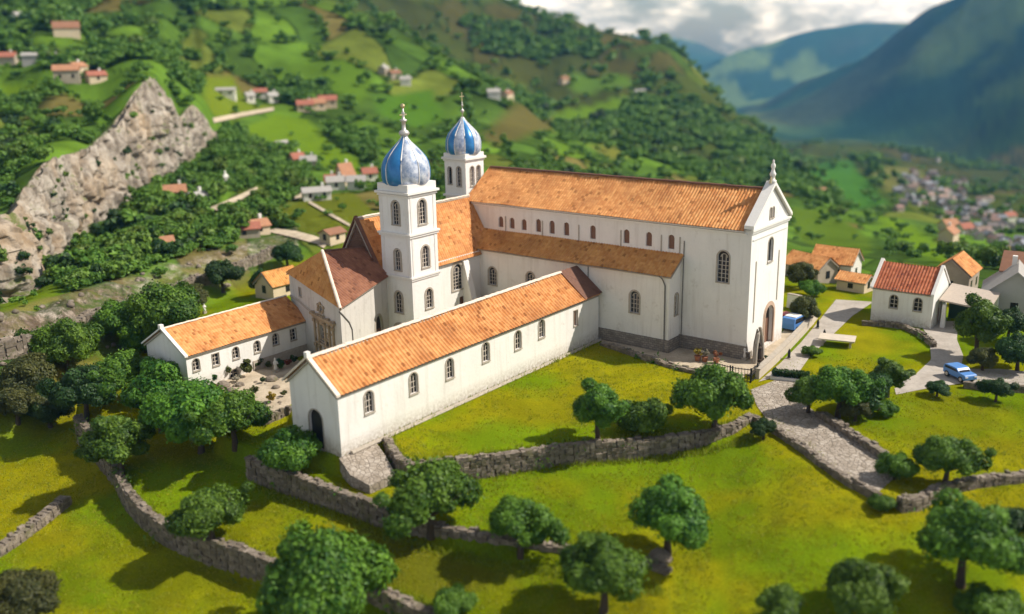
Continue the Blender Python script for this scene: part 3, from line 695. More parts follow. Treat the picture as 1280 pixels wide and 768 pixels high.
ridge_cap(church, R1, R2, M['ridge_dark'], .18)

# ------------------------------------------------------------------ bell towers
m_dome_b = NT('dome_blue_enamel'); m_dome_b.b.inputs['Roughness'].default_value = .3; m_dome_b.b.inputs['Metallic'].default_value = .25
m_dome_b.b.inputs['Specular IOR Level'].default_value = .6
m_dome_b.col(m_dome_b.mix(m_dome_b.noise(1.4, 5, .6), (.012, .10, .36, 1), (.04, .27, .54, 1)))
m_dome_s = NT('dome_silver_enamel'); m_dome_s.b.inputs['Roughness'].default_value = .28; m_dome_s.b.inputs['Metallic'].default_value = .2
m_dome_s.col(m_dome_s.mix(m_dome_s.ramp(m_dome_s.noise(1.1, 6, .65), [(.38, (0, 0, 0)), (.62, (1, 1, 1))]), (.22, .29, .44, 1), (.66, .69, .76, 1)))
def dome(parent, r, h, z, cx, cy, seg=8, silver=(1, 0, 1, 0, 1, 1, 0, 0), rot=0.0):
    prof = [(.88, 0), (.95, .05), (.99, .13), (1.0, .23), (.99, .33), (.945, .43), (.86, .53), (.73, .62), (.57, .71), (.41, .79), (.27, .86), (.155, .93), (.07, 1.0)]
    mb = MB(); N = seg*10; rows = []
    for rr, zz in prof:
        row = []
        for k in range(N):
            u = k/10; fr = u-math.floor(u); lob = .93+.07*math.sin(math.pi*fr)**.7
            a = 2*math.pi*k/N+rot; twist = .0*zz
            row.append((cx+r*rr*lob*math.cos(a+twist), cy+r*rr*lob*math.sin(a+twist), z+h*zz))
        rows.append(row)
    i = 0; nc = N; base = len(mb.v)
    for row in rows: mb.v += row
    for a in range(len(rows)-1):
        for b in range(nc):
            c = (b+1) % nc; mb.f.append([a*nc+b, a*nc+c, (a+1)*nc+c, (a+1)*nc+b]); mb.m.append(silver[(b//10) % seg]); mb.t.append(.5)
    dm = mb.build('dome', [m_dome_b.m, m_dome_s.m], parent, smooth=True)
    rb = MB()
    for s in range(seg):
        a = 2*math.pi*s/seg+rot
        rb.tube([(cx+r*rr*.945*math.cos(a), cy+r*rr*.945*math.sin(a), z+h*zz) for rr, zz in prof], [.07]*8+[.055]*5, 6)
    rb.build('dome_rib', M['trim'], dm, smooth=True)
    return dm
def cross_finial(parent, z, cx, cy, s=1.0, ornate=True):
    mb = MB(); q = lambda pr: [(a*s, b*s) for a, b in pr]
    if ornate: mb.lathe(q([(.0, -.1), (.3, -.1), (.5, .05), (.6, .25), (.45, .5), (.24, .6), (.2, 1.0), (.22, 1.4), (.38, 1.5), (.38, 1.65), (.16, 1.75), (.13, 2.2), (.22, 2.35), (.1, 2.5), (.08, 2.85), (.0, 2.87)]), 14, (cx, cy, z))
    else: mb.lathe(q([(0, -.1), (.1, -.1), (.08, .8), (.3, 1.0), (.34, 1.2), (.2, 1.45), (.07, 1.55), (.07, 1.9), (.2, 2.05), (.2, 2.2), (.06, 2.35), (.05, 2.9), (0, 2.9)]), 14, (cx, cy, z))
    f = mb.build('finial', M['silver'], parent, smooth=True)
    cb = MB(); zt = z+2.85*s
    if ornate:
        cb.lathe([(0, -.05*s), (.12*s, .0), (.23*s, .12*s), (.25*s, .25*s), (.2*s, .38*s), (.08*s, .46*s), (0, .48*s)], 12, (cx, cy, zt)); cb.box((cx-.5*s, cy-.06*s, zt-.75*s), (cx+.5*s, cy+.06*s, zt-.62*s)); cb.build('ball_cross', M['gold'], f, smooth=False); return
    cb.box((cx-.05*s, cy-.05*s, zt), (cx+.05*s, cy+.05*s, zt+1.35*s)); cb.box((cx-.42*s, cy-.045*s, zt+.75*s), (cx-.052*s, cy+.045*s, zt+.86*s)); cb.box((cx+.052*s, cy-.045*s, zt+.75*s), (cx+.42*s, cy+.045*s, zt+.86*s))
    for dx, dz in ((0, 1.4), (-.45, .8), (.45, .8)): cb.lathe([(0, -.11*s), (.1*s, -.05*s), (.12*s, 0), (.1*s, .06*s), (0, .12*s)], 8, (cx+dx*s, cy, zt+dz*s))
    cb.build('cross', M['gold'], f, smooth=False)
TW = 4.7; tu, tv = 77.0, 76.1; tw2 = 4.85
tower = empty('bell_tower', W(tu+TW/2, tv+tw2/2, 0), ROTZ, label='taller white three storey bell tower with blue and silver ribbed onion dome beside transept', cat='tower')
hx, hy = TW/2, tw2/2
mb = MB(); fl = [(-1.5, 9.4), (9.4, 14.5), (14.5, 19.9)]
tw_w = []
holU, holV = [], []
for (x, y, w, h) in ((495.5, 281, 1.15, 2.75), (498, 338, 1.0, 2.5), (499.5, 391, 1.2, 2.6)):
    p = onU(x, y, tu); tw_w.append(('-U', p[1]-tv-hy, p[2], w, h)); holU.append(arch2d(p[1]-tv, p[2], w, h, 'round'))
for (x, y, w, h) in ((528.5, 280, 1.3, 2.9), (532.5, 334, 1.25, 2.6), (537, 385, 1.2, 2.4)):
    p = onV(x, y, tv); tw_w.append(('-V', p[0]-tu-hx, p[2], w, h)); holV.append(arch2d(p[0]-tu, p[2], w, h, 'round'))
zt = 20.0
panel(mb, (-hx, -hy, 0), Y_, [(0, -1.5), (tw2, -1.5), (tw2, zt), (0, zt)], holU+[arch2d(tw2/2, .2, 1.5, 3.2)], X_, .4)
panel(mb, (-hx, -hy, 0), X_, [(0, -1.5), (TW, -1.5), (TW, zt), (0, zt)], holV, Y_, .4)
panel(mb, (hx, -hy, 0), Y_, [(0, -1.5), (tw2, -1.5), (tw2, zt), (0, zt)], [arch2d(tw2/2, 16, 1.2, 2.8)], (-1, 0, 0), .4)
panel(mb, (-hx, hy, 0), X_, [(0, -1.5), (TW, -1.5), (TW, zt), (0, zt)], [arch2d(TW/2, 16, 1.2, 2.8)], (0, -1, 0), .4)
mb.build('shaft', M['plaster_clean'], tower)
for s, q, z, w, h in tw_w: window(tower, (-hx, q, z) if s == '-U' else (q, -hy, z), facing(s), w, h, 'round', 'tracery', .2)
window(tower, (hx, 0, 16), facing('+U'), 1.2, 2.8, 'round', 'tracery', .2); window(tower, (0, hy, 16), facing('+V'), 1.2, 2.8, 'round', 'tracery', .2)
window(tower, (-hx, 0, .2), facing('-U'), 1.5, 3.2, 'round', 'door', .5, name='tower_door')
for z, o, hh in ((9.55, .22, .22), (9.3, .12, .22), (14.75, .28, .22), (14.48, .16, .24), (19.3, .14, .2), (19.6, .34, .26)):
    mb = MB(); mb.box((-hx-o, -hy-o, z), (hx+o, hy+o, z+hh)); mb.build('cornice', M['trim'], tower)
mb = MB(); mb.box((-hx-.06, -hy-.06, 19.863), (hx+.06, hy+.06, 20.75)); mb.build('parapet', M['trim'], tower)
for s in (-1, 1):
    for z0, z1 in ((9.8, 14.4), (15, 19.2)):
        mb = MB(); mb.box((s*hx*.82-.14, -hy-.05, z0), (s*hx*.82+.14, -hy+.01, z1)); mb.build('corner_strip', M['trim'], tower)
        mb = MB(); mb.box((-hx-.05, s*hy*.82-.14, z0), (-hx+.01, s*hy*.82+.14, z1)); mb.build('corner_strip', M['trim'], tower)
dome(tower, 2.95, 5.7, 20.55, 0, 0, rot=R_(33), silver=(1, 0, 0, 0, 1, 1, 0, 1))
cross_finial(tower, 26.15, 0, 0, 1.1)

tu2, tv2, t2 = 98.2, 85.6, 3.9
tower2 = empty('bell_tower', W(tu2+t2/2, tv2+t2/2, 0), ROTZ, label='shorter cream bell turret with striped blue onion dome rising behind the nave roof end', cat='tower')
h2 = t2/2
za = onU(578, 224, tu2); zt2 = onU(592.5, 197, tu2)[2]
mb = MB(); zc = 17.2
panel(mb, (-h2, -h2, 0), Y_, [(0, -1), (t2, -1), (t2, zt2), (0, zt2)], [arch2d(t2*.32, zc, .8, 2.7), arch2d(t2*.75, zc+.2, .7, 2.4)], X_, .4)
panel(mb, (-h2, -h2, 0), X_, [(0, -1), (t2, -1), (t2, zt2), (0, zt2)], [arch2d(t2*.35, zc, .8, 2.7), arch2d(t2*.7, zc, .8, 2.7)], Y_, .4)
panel(mb, (h2, -h2, 0), Y_, [(0, -1), (t2, -1), (t2, zt2), (0, zt2)], [], (-1, 0, 0)); panel(mb, (-h2, h2, 0), X_, [(0, -1), (t2, -1), (t2, zt2), (0, zt2)], [], (0, -1, 0))
mb.build('shaft', M['plaster_clean'], tower2)
window(tower2, (-h2, -h2+t2*.32, zc), facing('-U'), .8, 2.7, 'round', 'cross', .12)
window(tower2, (-h2, -h2+t2*.75, zc+.2), facing('-U'), .7, 2.4, 'round', 'none', .1, name='blind_niche').active_material
window(tower2, (-h2+t2*.35, -h2, zc), facing('-V'), .8, 2.7, 'round', 'tracery', .12); window(tower2, (-h2+t2*.7, -h2, zc), facing('-V'), .8, 2.7, 'round', 'tracery', .12)
for z, o, hh in ((zt2-.75, .12, .2), (zt2-.5, .3, .3), (15.7, .25, .25)):
    mb = MB(); mb.box((-h2-o, -h2-o, z), (h2+o, h2+o, z+hh)); mb.build('cornice', M['trim'], tower2)
mb = MB(); mb.box((-h2-.05, -h2-.05, zt2-.197), (h2+.05, h2+.05, zt2+.35)); mb.build('parapet', M['trim'], tower2)
dome(tower2, 2.55, 5.0, zt2+.2, 0, 0, rot=R_(10), silver=(1, 0, 1, 0, 0, 1, 0, 1, 1, 0), seg=10)
cross_finial(tower2, zt2+5.1, 0, 0, .8, False)

# ------------------------------------------------------------------ long wing in front (barn-like chapel)
BU0, BU1, BV0, BV1, BE, BR = 52.0, 95.0, 61.5, 68.2, 6.2, 9.0; BM = (BV0+BV1)/2
barn = empty('long_wing', W(BU0, BV0, 0), ROTZ, label='long low white wing with orange tiled gable roof along the walled lawn', cat='building')
def LB(U, V, z): return (U-BU0, V-BV0, z)
mb = MB(); bw = []
for x, y in ((462, 516), (517.5, 492), (562.5, 473), (607.5, 452), (647.5, 436.5), (677, 422)):
    p = onV(x, y, BV0); bw.append((p[0]-BU0, p[2], 1.15, 2.15))
p = onV(719.5, 407, BV0); sq = (p[0]-BU0, p[2], .8, 1.9)
panel(mb, (0, 0, 0), X_, [(0, -2.5), (BU1-BU0, -2.5), (BU1-BU0, BE), (0, BE)], [arch2d(*b) for b in bw]+[arch2d(*sq, 'square')], Y_, .3)
dg = onU(396, 540, BU0)
panel(mb, (0, 0, 0), Y_, [(0, -3), (BV1-BV0, -3), (BV1-BV0, BE), (BM-BV0, BR-.1), (0, BE)], [arch2d(dg[1]-BV0, .0, 1.9, 3.9)], X_, .5)
panel(mb, (0, BV1-BV0, 0), X_, [(0, -3), (BU1-BU0, -3), (BU1-BU0, BE), (0, BE)], [], (0, -1, 0))
panel(mb, (BU1-BU0, 0, 0), Y_, [(0, -1), (BV1-BV0, -1), (BV1-BV0, BE), (BM-BV0, BR-.1), (0, BE)], [], (-1, 0, 0))
mb.build('wall', M['plaster'], barn)
for u, z, w, h in bw: window(barn, (u, 0, z), 0, w, h, 'round', 'tracery', .12)
window(barn, (sq[0], 0, sq[1]), 0, sq[2], sq[3], 'square', 'brown', .08)
window(barn, (0, dg[1]-BV0, 0), facing('-U'), 1.9, 3.9, 'round', 'none', .12, name='arched_door')
LBR = BU1-BU0
tiles('roof', barn, [(-.3, -.4, BE-.12), (LBR-.2, -.4, BE-.12), (LBR-.2, BM-BV0, BR), (-.3, BM-BV0, BR)], M['tile'], .5, .11, rows=9, sag=.12)
tiles('roof', barn, [(LBR, BV1-BV0+.4, BE-.12), (-.3, BV1-BV0+.4, BE-.12), (-.3, BM-BV0, BR), (LBR, BM-BV0, BR)], M['tile'], .43, .075, rows=3)
ridge_cap(barn, (-.35, BM-BV0, BR+.06), (LBR-3.5, BM-BV0, BR+.06), M['mortar'], .26)
for v in (-.5, BV1-BV0+.5):
    mb = MB()
    A_, B_ = Vector((-.5, v, BE-.18)), Vector((-.5, BM-BV0, BR+.02)); t = Vector((0, 0, .22)); x = Vector((.45, 0, 0)); mb.prism([A_, B_, B_+x, A_+x], [A_+t, B_+t, B_+x+t, A_+x+t]); mb.build('gable_coping', M['mortar'], barn)
mb = MB(); mb.box((-.55, BM-BV0-.2, BR+.1), (-.1, BM-BV0+.2, BR+.62)); mb.build('gable_block', M['trim'], barn)
mb = MB(); mb.prism([(LBR-3.6, -.42, BE+.02), (LBR+.1, -.42, BE+.02), (LBR+.1, BM-BV0, BR+.14), (LBR-3.6, BM-BV0, BR+.14)][::-1], [(LBR-.2, -.43, BE+.1), (LBR+.12, -.43, BE+.1), (LBR+.12, BM-BV0, BR+.22), (LBR-3.6, BM-BV0, BR+.22)]); mb.build('dark_roof_end', M['ridge_dark'], barn)
mb = MB(); mb.tube([(1.0, -.25, .1), (14, -.28, .08), (28, -.28, .06), (43, -.3, .06)], .22, 6); mb.build('footing', M['stone_trim'], barn)

# ------------------------------------------------------------------ left wing
WU0, WU1, WV0, WV1, WE, WR = 53.6, 70.6, 87.9, 95.6, 4.35, 6.7; WM = (WV0+WV1)/2
lw = empty('left_wing', W(WU0, WV0, 0), ROTZ, label='small white gabled wing with smooth orange roof behind the gravel yard', cat='building')
mb = MB(); lws = []
for x, y, k in ((246, 463, 'round'), (270.5, 456.5, 'square'), (295.5, 448, 'round'), (322, 440, 'round'), (345, 431, 'round'), (367, 425, 'square')):
    p = onV(x, y, WV0); lws.append((p[0]-WU0, p[2], .85, 1.35, k))
p = onV(293.5, 475, WV0); lws.append((p[0]-WU0, max(p[2], .05), 1.1, 1.0, 'round'))
panel(mb, (0, 0, 0), X_, [(0, -4), (WU1-WU0, -4), (WU1-WU0, WE), (0, WE)], [arch2d(*a) for a in lws], Y_, .3)
panel(mb, (0, 0, 0), Y_, [(0, -4), (WV1-WV0, -4), (WV1-WV0, WE), (WM-WV0, WR-.1), (0, WE)], [], X_)
panel(mb, (0, WV1-WV0, 0), X_, [(0, -4), (WU1-WU0, -4), (WU1-WU0, WE), (0, WE)], [], (0, -1, 0))
mb.build('wall', M['plaster_clean'], lw)
for u, z, w, h, k in lws: window(lw, (u, 0, z), 0, w, h, k, 'cross', .08)
Lw = WU1-WU0
tiles('roof', lw, [(-.2, -.35, WE-.1), (Lw, -.35, WE-.1), (Lw, WM-WV0, WR), (-.2, WM-WV0, WR)], M['tile'], .36, .04)
tiles('roof', lw, [(Lw, WV1-WV0+.35, WE-.1), (-.2, WV1-WV0+.35, WE-.1), (-.2, WM-WV0, WR), (Lw, WM-WV0, WR)], M['tile'], .36, .04, rows=3)
ridge_cap(lw, (-.2, WM-WV0, WR+.03), (Lw, WM-WV0, WR+.03), M['mortar'], .16)
for v in (-.45, WV1-WV0+.45):
    mb = MB()
    A_, B_ = Vector((-.38, v, WE-.15)), Vector((-.38, WM-WV0, WR+.02)); t = Vector((0, 0, .18)); x = Vector((.4, 0, 0)); mb.prism([A_, B_, B_+x, A_+x], [A_+t, B_+t, B_+x+t, A_+x+t]); mb.build('gable_coping', M['trim'], lw)
mb = MB(); mb.box((-.45, WM-WV0-.22, WR+.06), (.0, WM-WV0+.22, WR+.5)); mb.build('gable_block', M['trim'], lw)
mb = MB(); mb.box((8.5, -.12, -3), (Lw-.2, -.003, 1.25)); mb.build('stone_base', M['stone_trim'], lw)
M['leaf'] = m_leaf('leaf_green', (.022, .078, .008, 1), (.145, .27, .022, 1), (.14, .24, .02, 1))
M['leaf_hill'] = m_leaf('leaf_hillside', (.050, .115, .014, 1), (.175, .28, .034, 1), (.10, .19, .02, 1))
M['leaf_olive'] = m_leaf('leaf_olive', (.035, .05, .014, 1), (.12, .125, .03, 1), (.16, .17, .03, 1))
M['leaf_dark'] = m_leaf('leaf_dark', (.014, .040, .010, 1), (.050, .11, .022, 1), (.05, .10, .02, 1))
# ------------------------------------------------------------------ ground sheet
def fast_at(px, py, above=0.0, dmin=36, dmax=14000, n=2600):
    d = ray(px, py); dh = math.hypot(d[0], d[1]); t = np.geomspace(dmin, dmax, n)
    x = d[0]/dh*t; y = d[1]/dh*t; zr = H+d[2]/dh*t
    k = np.nonzero(height(x, y)+above >= zr)[0]
    if not len(k): return None
    i = k[0]; tt = np.linspace(t[max(i-1, 0)], t[i], 24); x = d[0]/dh*tt; y = d[1]/dh*tt
    zz = height(x, y); j = np.nonzero(zz+above >= H+d[2]/dh*tt)[0]; j = j[0] if len(j) else -1
    return Vector((x[j], y[j], zz[j]))
def wpoly(px): return np.array([(lambda p: (p.x, p.y))(fast_at(x, y)) for x, y in px])

azs = np.unique(np.concatenate([np.arange(-62, -34, 1.0), np.arange(-34, 34.01, .115), np.arange(35, 63, 1.0)]))*math.pi/180
NA = len(azs); D, Z = stations(azs)
seg = [34, 60, 80, 60, 50, 46, 26, 50, 30, 30, 46, 14, 30, 8, 16]
rings = []
tn = np.linspace(0, 1, 300)
for t in tn: rings.append(24+(D[0]-24)*(t**1.05))
for i in range(len(seg)-1):
    for k in range(1, seg[i]+1): rings.append(D[i]+(D[i+1]-D[i])*k/seg[i])
rings.append(D[-1]+200)
RR = np.array(rings); NR_ = len(RR)
gx = RR*np.sin(azs)[None]; gy = RR*np.cos(azs)[None]; gz = height(gx, gy)
dd = RR; AZ = np.broadcast_to(azs[None], RR.shape)
# fields of the hillsides: jittered cells, widening with distance
def field_info(x, y):
    d = np.hypot(x, y); a = np.arctan2(x, y)
    wx = (fbm(x/60, y/60, 31, 3)-.5); wy = (fbm(x/60+9, y/60, 32, 3)-.5)
    lam = .36*np.clip(700/np.clip(d, 100, 1e5), .35, 1)
    u = a*22/1.0+wx*1.3; v = np.log(np.clip(d, 50, None))*9.5+wy*1.1+u*.22
    ui = np.floor(u); vi = np.floor(v); b1 = np.full(d.shape, 9e9); b2 = b1.copy(); idx = np.zeros(d.shape)
    for du in (-1, 0, 1):
        for dv in (-1, 0, 1):
            cu_ = ui+du; cv_ = vi+dv
            h1 = np.modf(np.abs(np.sin(cu_*127.1+cv_*311.7)*43758.5453))[0]; h2 = np.modf(np.abs(np.sin(cu_*269.5+cv_*183.3)*43758.5453))[0]
            q = (cu_+h1-u)**2+(cv_+h2-v)**2; h3 = np.modf(np.abs(np.sin(cu_*419.2+cv_*371.9)*43758.5453))[0]
            nb = q < b1; b2 = np.where(nb, b1, np.minimum(b2, q)); idx = np.where(nb, h3, idx); b1 = np.where(nb, q, b1)
    return idx, np.sqrt(b2)-np.sqrt(b1)
fid, fed = field_info(gx, gy)
PAL = np.array([(.105, .20, .022), (.075, .15, .022), (.055, .115, .020), (.12, .15, .028), (.035, .075, .018), (.05, .10, .02), (.15, .115, .045), (.03, .06, .016), (.085, .17, .02), (.045, .09, .018)])
hc = PAL[np.clip((fid*10).astype(int), 0, 9)]
n1 = fbm(gx/23, gy/23, 41, 4)[..., None]; n2 = fbm(gx/220, gy/220, 43, 4)[..., None]
hc = hc*.78+hc.mean((0, 1))*.22
n4 = fbm(gx/9, gy/9, 47, 4)[..., None]; n5 = fbm(gx/55, gy/30, 48, 4)[..., None]
hc = hc*(.55+.9*n4)*(.6+.8*n5)
hc = hc*(1.36-.34*sstep(330, 620, dd)[..., None])*(.72+.56*n1)
olive = np.array([.060, .066, .022]); upl = sstep(400, 700, dd)[..., None]*sstep(.34, .56, n2)
hc = hc*(1-.75*upl)+olive*.75*upl*(.6+.8*n1)
hc = hc*(1-(sstep(.10, .02, fed)*.75)[..., None]) + np.array([.016, .034, .010])*(sstep(.10, .02, fed)*.75)[..., None]
# far mountains: forest with paler clearings and bare slopes
mt = sstep(1500, 2400, dd)[..., None]; clear = (sstep(.47, .60, fbm(gx/210, gy/340, 51, 6))*sstep(.3, .5, fbm(gx/700, gy/700, 52, 3)))[..., None]; bare = sstep(.55, .72, fbm(gx/900, gy/500, 55, 4))[..., None]
mc = np.array([.018, .058, .046])*(1-clear)+np.array([.13, .21, .085])*clear; mc = mc*(1-bare*.5)+np.array([.07, .075, .055])*bare*.5
hc = hc*(1-mt)+mc*mt*(.7+.6*n1)
# near grass
nn1 = fbm(gx/9, gy/9, 61, 5)[..., None]; nn2 = fbm(gx/2.2, gy/2.2, 63, 4)[..., None]; nn3 = fbm(gx/28, gy/28, 65, 3)[..., None]
gc = np.array([.17, .262, .011])*(1-sstep(.36, .64, nn1))+np.array([.285, .275, .012])*sstep(.36, .64, nn1)
gc = gc*(1-sstep(.55, .72, nn3)*.45)+np.array([.11, .18, .008])*sstep(.55, .72, nn3)*.45
gc = gc*(.68+.64*nn2)*np.array([1, 1, .5])
wn = sstep(-18, -2, dd-D[0][None])[..., None]
cc = gc*(1-wn)+hc*wn
def paint(px, c, soft=1.0, dmaxk=None, var=.35):
    global cc
    P = wpoly(px); b0 = P.min(0)-soft*3; b1 = P.max(0)+soft*3
    k = (gx > b0[0]) & (gx < b1[0]) & (gy > b0[1]) & (gy < b1[1])
    if not k.any(): return
    w = sstep(-soft, soft, poly_sd(P, gx[k], gy[k]))[:, None]
    cc[k] = cc[k]*(1-w)+np.array(c)*(1-var/2+var*n1[k])*w
FIELDS = [
 ([(300, 160), (345, 143), (385, 150), (420, 180), (450, 200), (470, 215), (430, 222), (400, 205), (360, 188), (320, 178)], (.14, .24, .018), 2),
 ([(255, 97), (290, 95), (310, 128), (345, 132), (270, 146), (255, 125)], (.15, .21, .02), 2),
 ([(0, 102), (50, 105), (60, 118), (0, 122)], (.12, .21, .015), 2),
 ([(0, 360), (70, 355), (75, 375), (0, 398)], (.15, .23, .015), 1),
 ([(190, 345), (300, 318), (330, 308), (330, 312), (250, 340), (190, 362)], (.15, .23, .015), 1),
 ([(330, 268), (400, 245), (440, 240), (465, 262), (430, 292), (380, 290)], (.14, .17, .02), 1),
 ([(360, 80), (430, 75), (470, 95), (450, 130), (400, 110)], (.10, .19, .02), 3),
 ([(470, 120), (540, 112), (556, 145), (520, 160), (470, 140)], (.08, .18, .02), 3),
 ([(690, 140), (780, 120), (790, 130), (720, 160), (690, 158)], (.12, .22, .02), 4),
 ([(600, 170), (690, 145), (690, 165), (620, 185)], (.13, .12, .04), 4),
 ([(735, 182), (760, 178), (790, 195), (765, 200)], (.17, .19, .04), 4),
 ([(1010, 205), (1060, 200), (1110, 255), (1060, 262), (1010, 225)], (.06, .17, .03), 4),
 ([(1090, 268), (1130, 275), (1200, 318), (1190, 335), (1120, 300)], (.14, .25, .015), 4),
 ([(985, 260), (1040, 262), (1090, 300), (1080, 320), (1000, 300)], (.10, .17, .02), 2),
 ([(1080, 215), (1150, 212), (1170, 240), (1110, 240)], (.15, .16, .05), 5),
 ([(700, 95), (780, 92), (800, 108), (720, 118)], (.10, .19, .03), 5),
 ([(430, 640), (560, 690), (640, 720), (560, 760), (440, 720)], (.15, .16, .01), 1),
]
for px, c, s in FIELDS: paint(px, c, s)
tb_ = (RR-D[0][None])/(D[1]-D[0])[None]; bk = (sstep(-1.2, .1, tb_)*(1-sstep(1.0, 2.2, tb_))*(AZ < R_(-16))*sstep(.44, .6, fbm(gx/8, gy/8, 77, 4)))[..., None]*.6
cc = cc*(1-bk)+np.array([.30, .21, .12])*(.6+.8*n1)*bk
rm = np.zeros(RR.shape)
Dc, Zc = D, Z
tcl = (RR-D[2][None])/(D[3]-D[2])[None]
cl_ok = ((Z[3]-Z[2]) > 5)[None]*(1-sstep(R_(-18.5), R_(-16.5), AZ))
rm = np.maximum(rm, sstep(-.08, .06, tcl)*(1-sstep(.95, 1.12, tcl))*cl_ok)
tbk = (RR-D[0][None])/(D[1]-D[0])[None]
rm = np.maximum(rm, sstep(-.5, .0, tbk)*(1-sstep(.85, 1.25, tbk))*(AZ < R_(-13))*sstep(.30, .5, fbm(gx/6, gy/6, 71, 4)+.14))
V = np.stack([gx.ravel(), gy.ravel(), gz.ravel()], 1)
i0 = (np.arange(NR_-1)[:, None]*NA+np.arange(NA-1)[None]).ravel()
gm = NT('ground_cover')
tcol = gm.attr('col').outputs['Color']; trock = gm.attr('rock').outputs['Fac']
nA = gm.noise(.55, 6, .65); nB = gm.noise(5.0, 5, .7); nC = gm.noise(.13, 4, .6)
c = gm.mix(gm.ramp(nB, [(.3, (.0,)*3), (.7, (.85,)*3)]), tcol, (.40, .40, .30, 1), 'MULTIPLY')
c = gm.mix(gm.ramp(nA, [(.35, (.0,)*3), (.75, (.5,)*3)]), c, (1.25, 1.1, .8, 1), 'MULTIPLY')
geo = gm.new('ShaderNodeNewGeometry'); sp = gm.new('ShaderNodeSeparateXYZ'); gm.link(geo.outputs['True Normal'], sp.inputs[0])
rk1 = gm.noise(.16, 8, .68, sx=(1, 1, .45)); rk2 = gm.noise(.9, 6, .7)
rc = gm.mix(gm.ramp(rk1, [(.40, (0, 0, 0)), (.58, (1, 1, 1))]), (.26, .20, .15, 1), (.56, .49, .42, 1))
cv_ = gm.new('ShaderNodeTexVoronoi', feature='DISTANCE_TO_EDGE'); cv_.inputs['Scale'].default_value = .16; cmp_ = gm.new('ShaderNodeVectorMath', operation='MULTIPLY_ADD'); nzc = gm.new('ShaderNodeTexNoise'); nzc.inputs['Scale'].default_value = .35; nzc.inputs['Detail'].default_value = 5; gm.link(gm.pos(), nzc.inputs['Vector']); gm.link(nzc.outputs['Color'], cmp_.inputs[0]); cmp_.inputs[1].default_value = (7, 7, 7); gm.link(gm.pos(), cmp_.inputs[2]); gm.link(cmp_.outputs[0], cv_.inputs['Vector'])
rc = gm.mix(gm.ramp(cv_.outputs['Distance'], [(.0, (.8,)*3), (.09, (0, 0, 0))]), rc, (.10, .075, .055, 1))
rc = gm.mix(gm.ramp(rk2, [(.38, (.75,)*3), (.56, (0, 0, 0))]), rc, (.085, .06, .04, 1))
rc = gm.mix(gm.ramp(gm.noise(.1, 6, .7), [(.54, (0, 0, 0)), (.62, (.8,)*3)]), rc, (.14, .12, .035, 1))
steep = gm.math('SUBTRACT', 1.0, gm.ramp(sp.outputs[2], [(.55, (0, 0, 0)), (.86, (1, 1, 1))]), True)
f = gm.math('MULTIPLY', trock, gm.math('ADD', gm.math('MULTIPLY', steep, 1.2), gm.math('SUBTRACT', gm.math('MULTIPLY', rk2, 1.6), .45), True), True)
c = gm.mix(f, c, rc)
gm.bump(gm.math('ADD', gm.math('ADD', nB, gm.math('MULTIPLY', nA, 1.3)), gm.math('MULTIPLY', gm.math('MULTIPLY', f, rk2), 6)), .16, .7)
gm.b.inputs['Roughness'].default_value = .95; gm.b.inputs['Specular IOR Level'].default_value = .0
gm.col(c)
me = np_mesh('ground', V, np.stack([i0, i0+NA, i0+NA+1, i0+1], 1)[:, ::-1], [gm.m], smooth=True)
a = me.attributes.new('col', 'FLOAT_COLOR', 'POINT'); a.data.foreach_set('color', np.c_[cc.reshape(-1, 3), np.ones(NR_*NA)].astype(np.float32).ravel())
a = me.attributes.new('rock', 'FLOAT', 'POINT'); a.data.foreach_set('value', rm.ravel().astype(np.float32))
ground = link('ground', me, kind='structure')

# ------------------------------------------------------------------ the rock cliff, a mass of its own in front of the slope
def cells(u, v, seed):
    ui = np.floor(u); vi = np.floor(v); b1 = np.full(u.shape, 9e9); b2 = b1.copy(); idx = np.zeros(u.shape)
    for du in (-1, 0, 1):
        for dv in (-1, 0, 1):
            a = ui+du; b = vi+dv
            h1 = np.modf(np.abs(np.sin(a*127.1+b*311.7+seed)*43758.5453))[0]; h2 = np.modf(np.abs(np.sin(a*269.5+b*183.3+seed)*43758.5453))[0]; h3 = np.modf(np.abs(np.sin(a*419.2+b*371.9+seed)*43758.5453))[0]
            q = (a+h1-u)**2+(b+h2-v)**2; nb = q < b1; b2 = np.where(nb, b1, np.minimum(b2, q)); idx = np.where(nb, h3, idx); b1 = np.where(nb, q, b1)
    return idx, np.sqrt(b2)-np.sqrt(b1)
_fx = np.linspace(-70, 272, 420); _az = np.array([azel(x, 240 if x < 150 else 180)[0] for x in _fx]); _D, _Z = stations(_az)
_foot = np.stack([_D[2]*np.sin(_az), _D[2]*np.cos(_az), _Z[2]-1.5], 1); _d3 = _D[2]+(_D[3]-_D[2])*.28; _z3 = H+_d3*(_Z[3]-H)/_D[3]; _top = np.stack([_d3*np.sin(_az), _d3*np.cos(_az), _z3+.4], 1); _back = np.stack([(_D[3]+3)*np.sin(_az), (_D[3]+3)*np.cos(_az)], 1)
_s = np.r_[0, np.cumsum(np.hypot(*np.diff(_foot[:, :2], axis=0).T))]
_tan = np.gradient(_foot[:, :2], axis=0); _tan = np.stack([np.convolve(np.pad(_tan[:, k], 15, mode='edge'), np.ones(31)/31, 'valid') for k in (0, 1)], 1); _tan /= np.linalg.norm(_tan, axis=1)[:, None]
_nrm = np.stack([_tan[:, 1], -_tan[:, 0]], 1); _nrm *= np.sign(-(_nrm*_foot[:, :2]).sum(1))[:, None]
NTc = 130; rowsV = []; face_pts = []
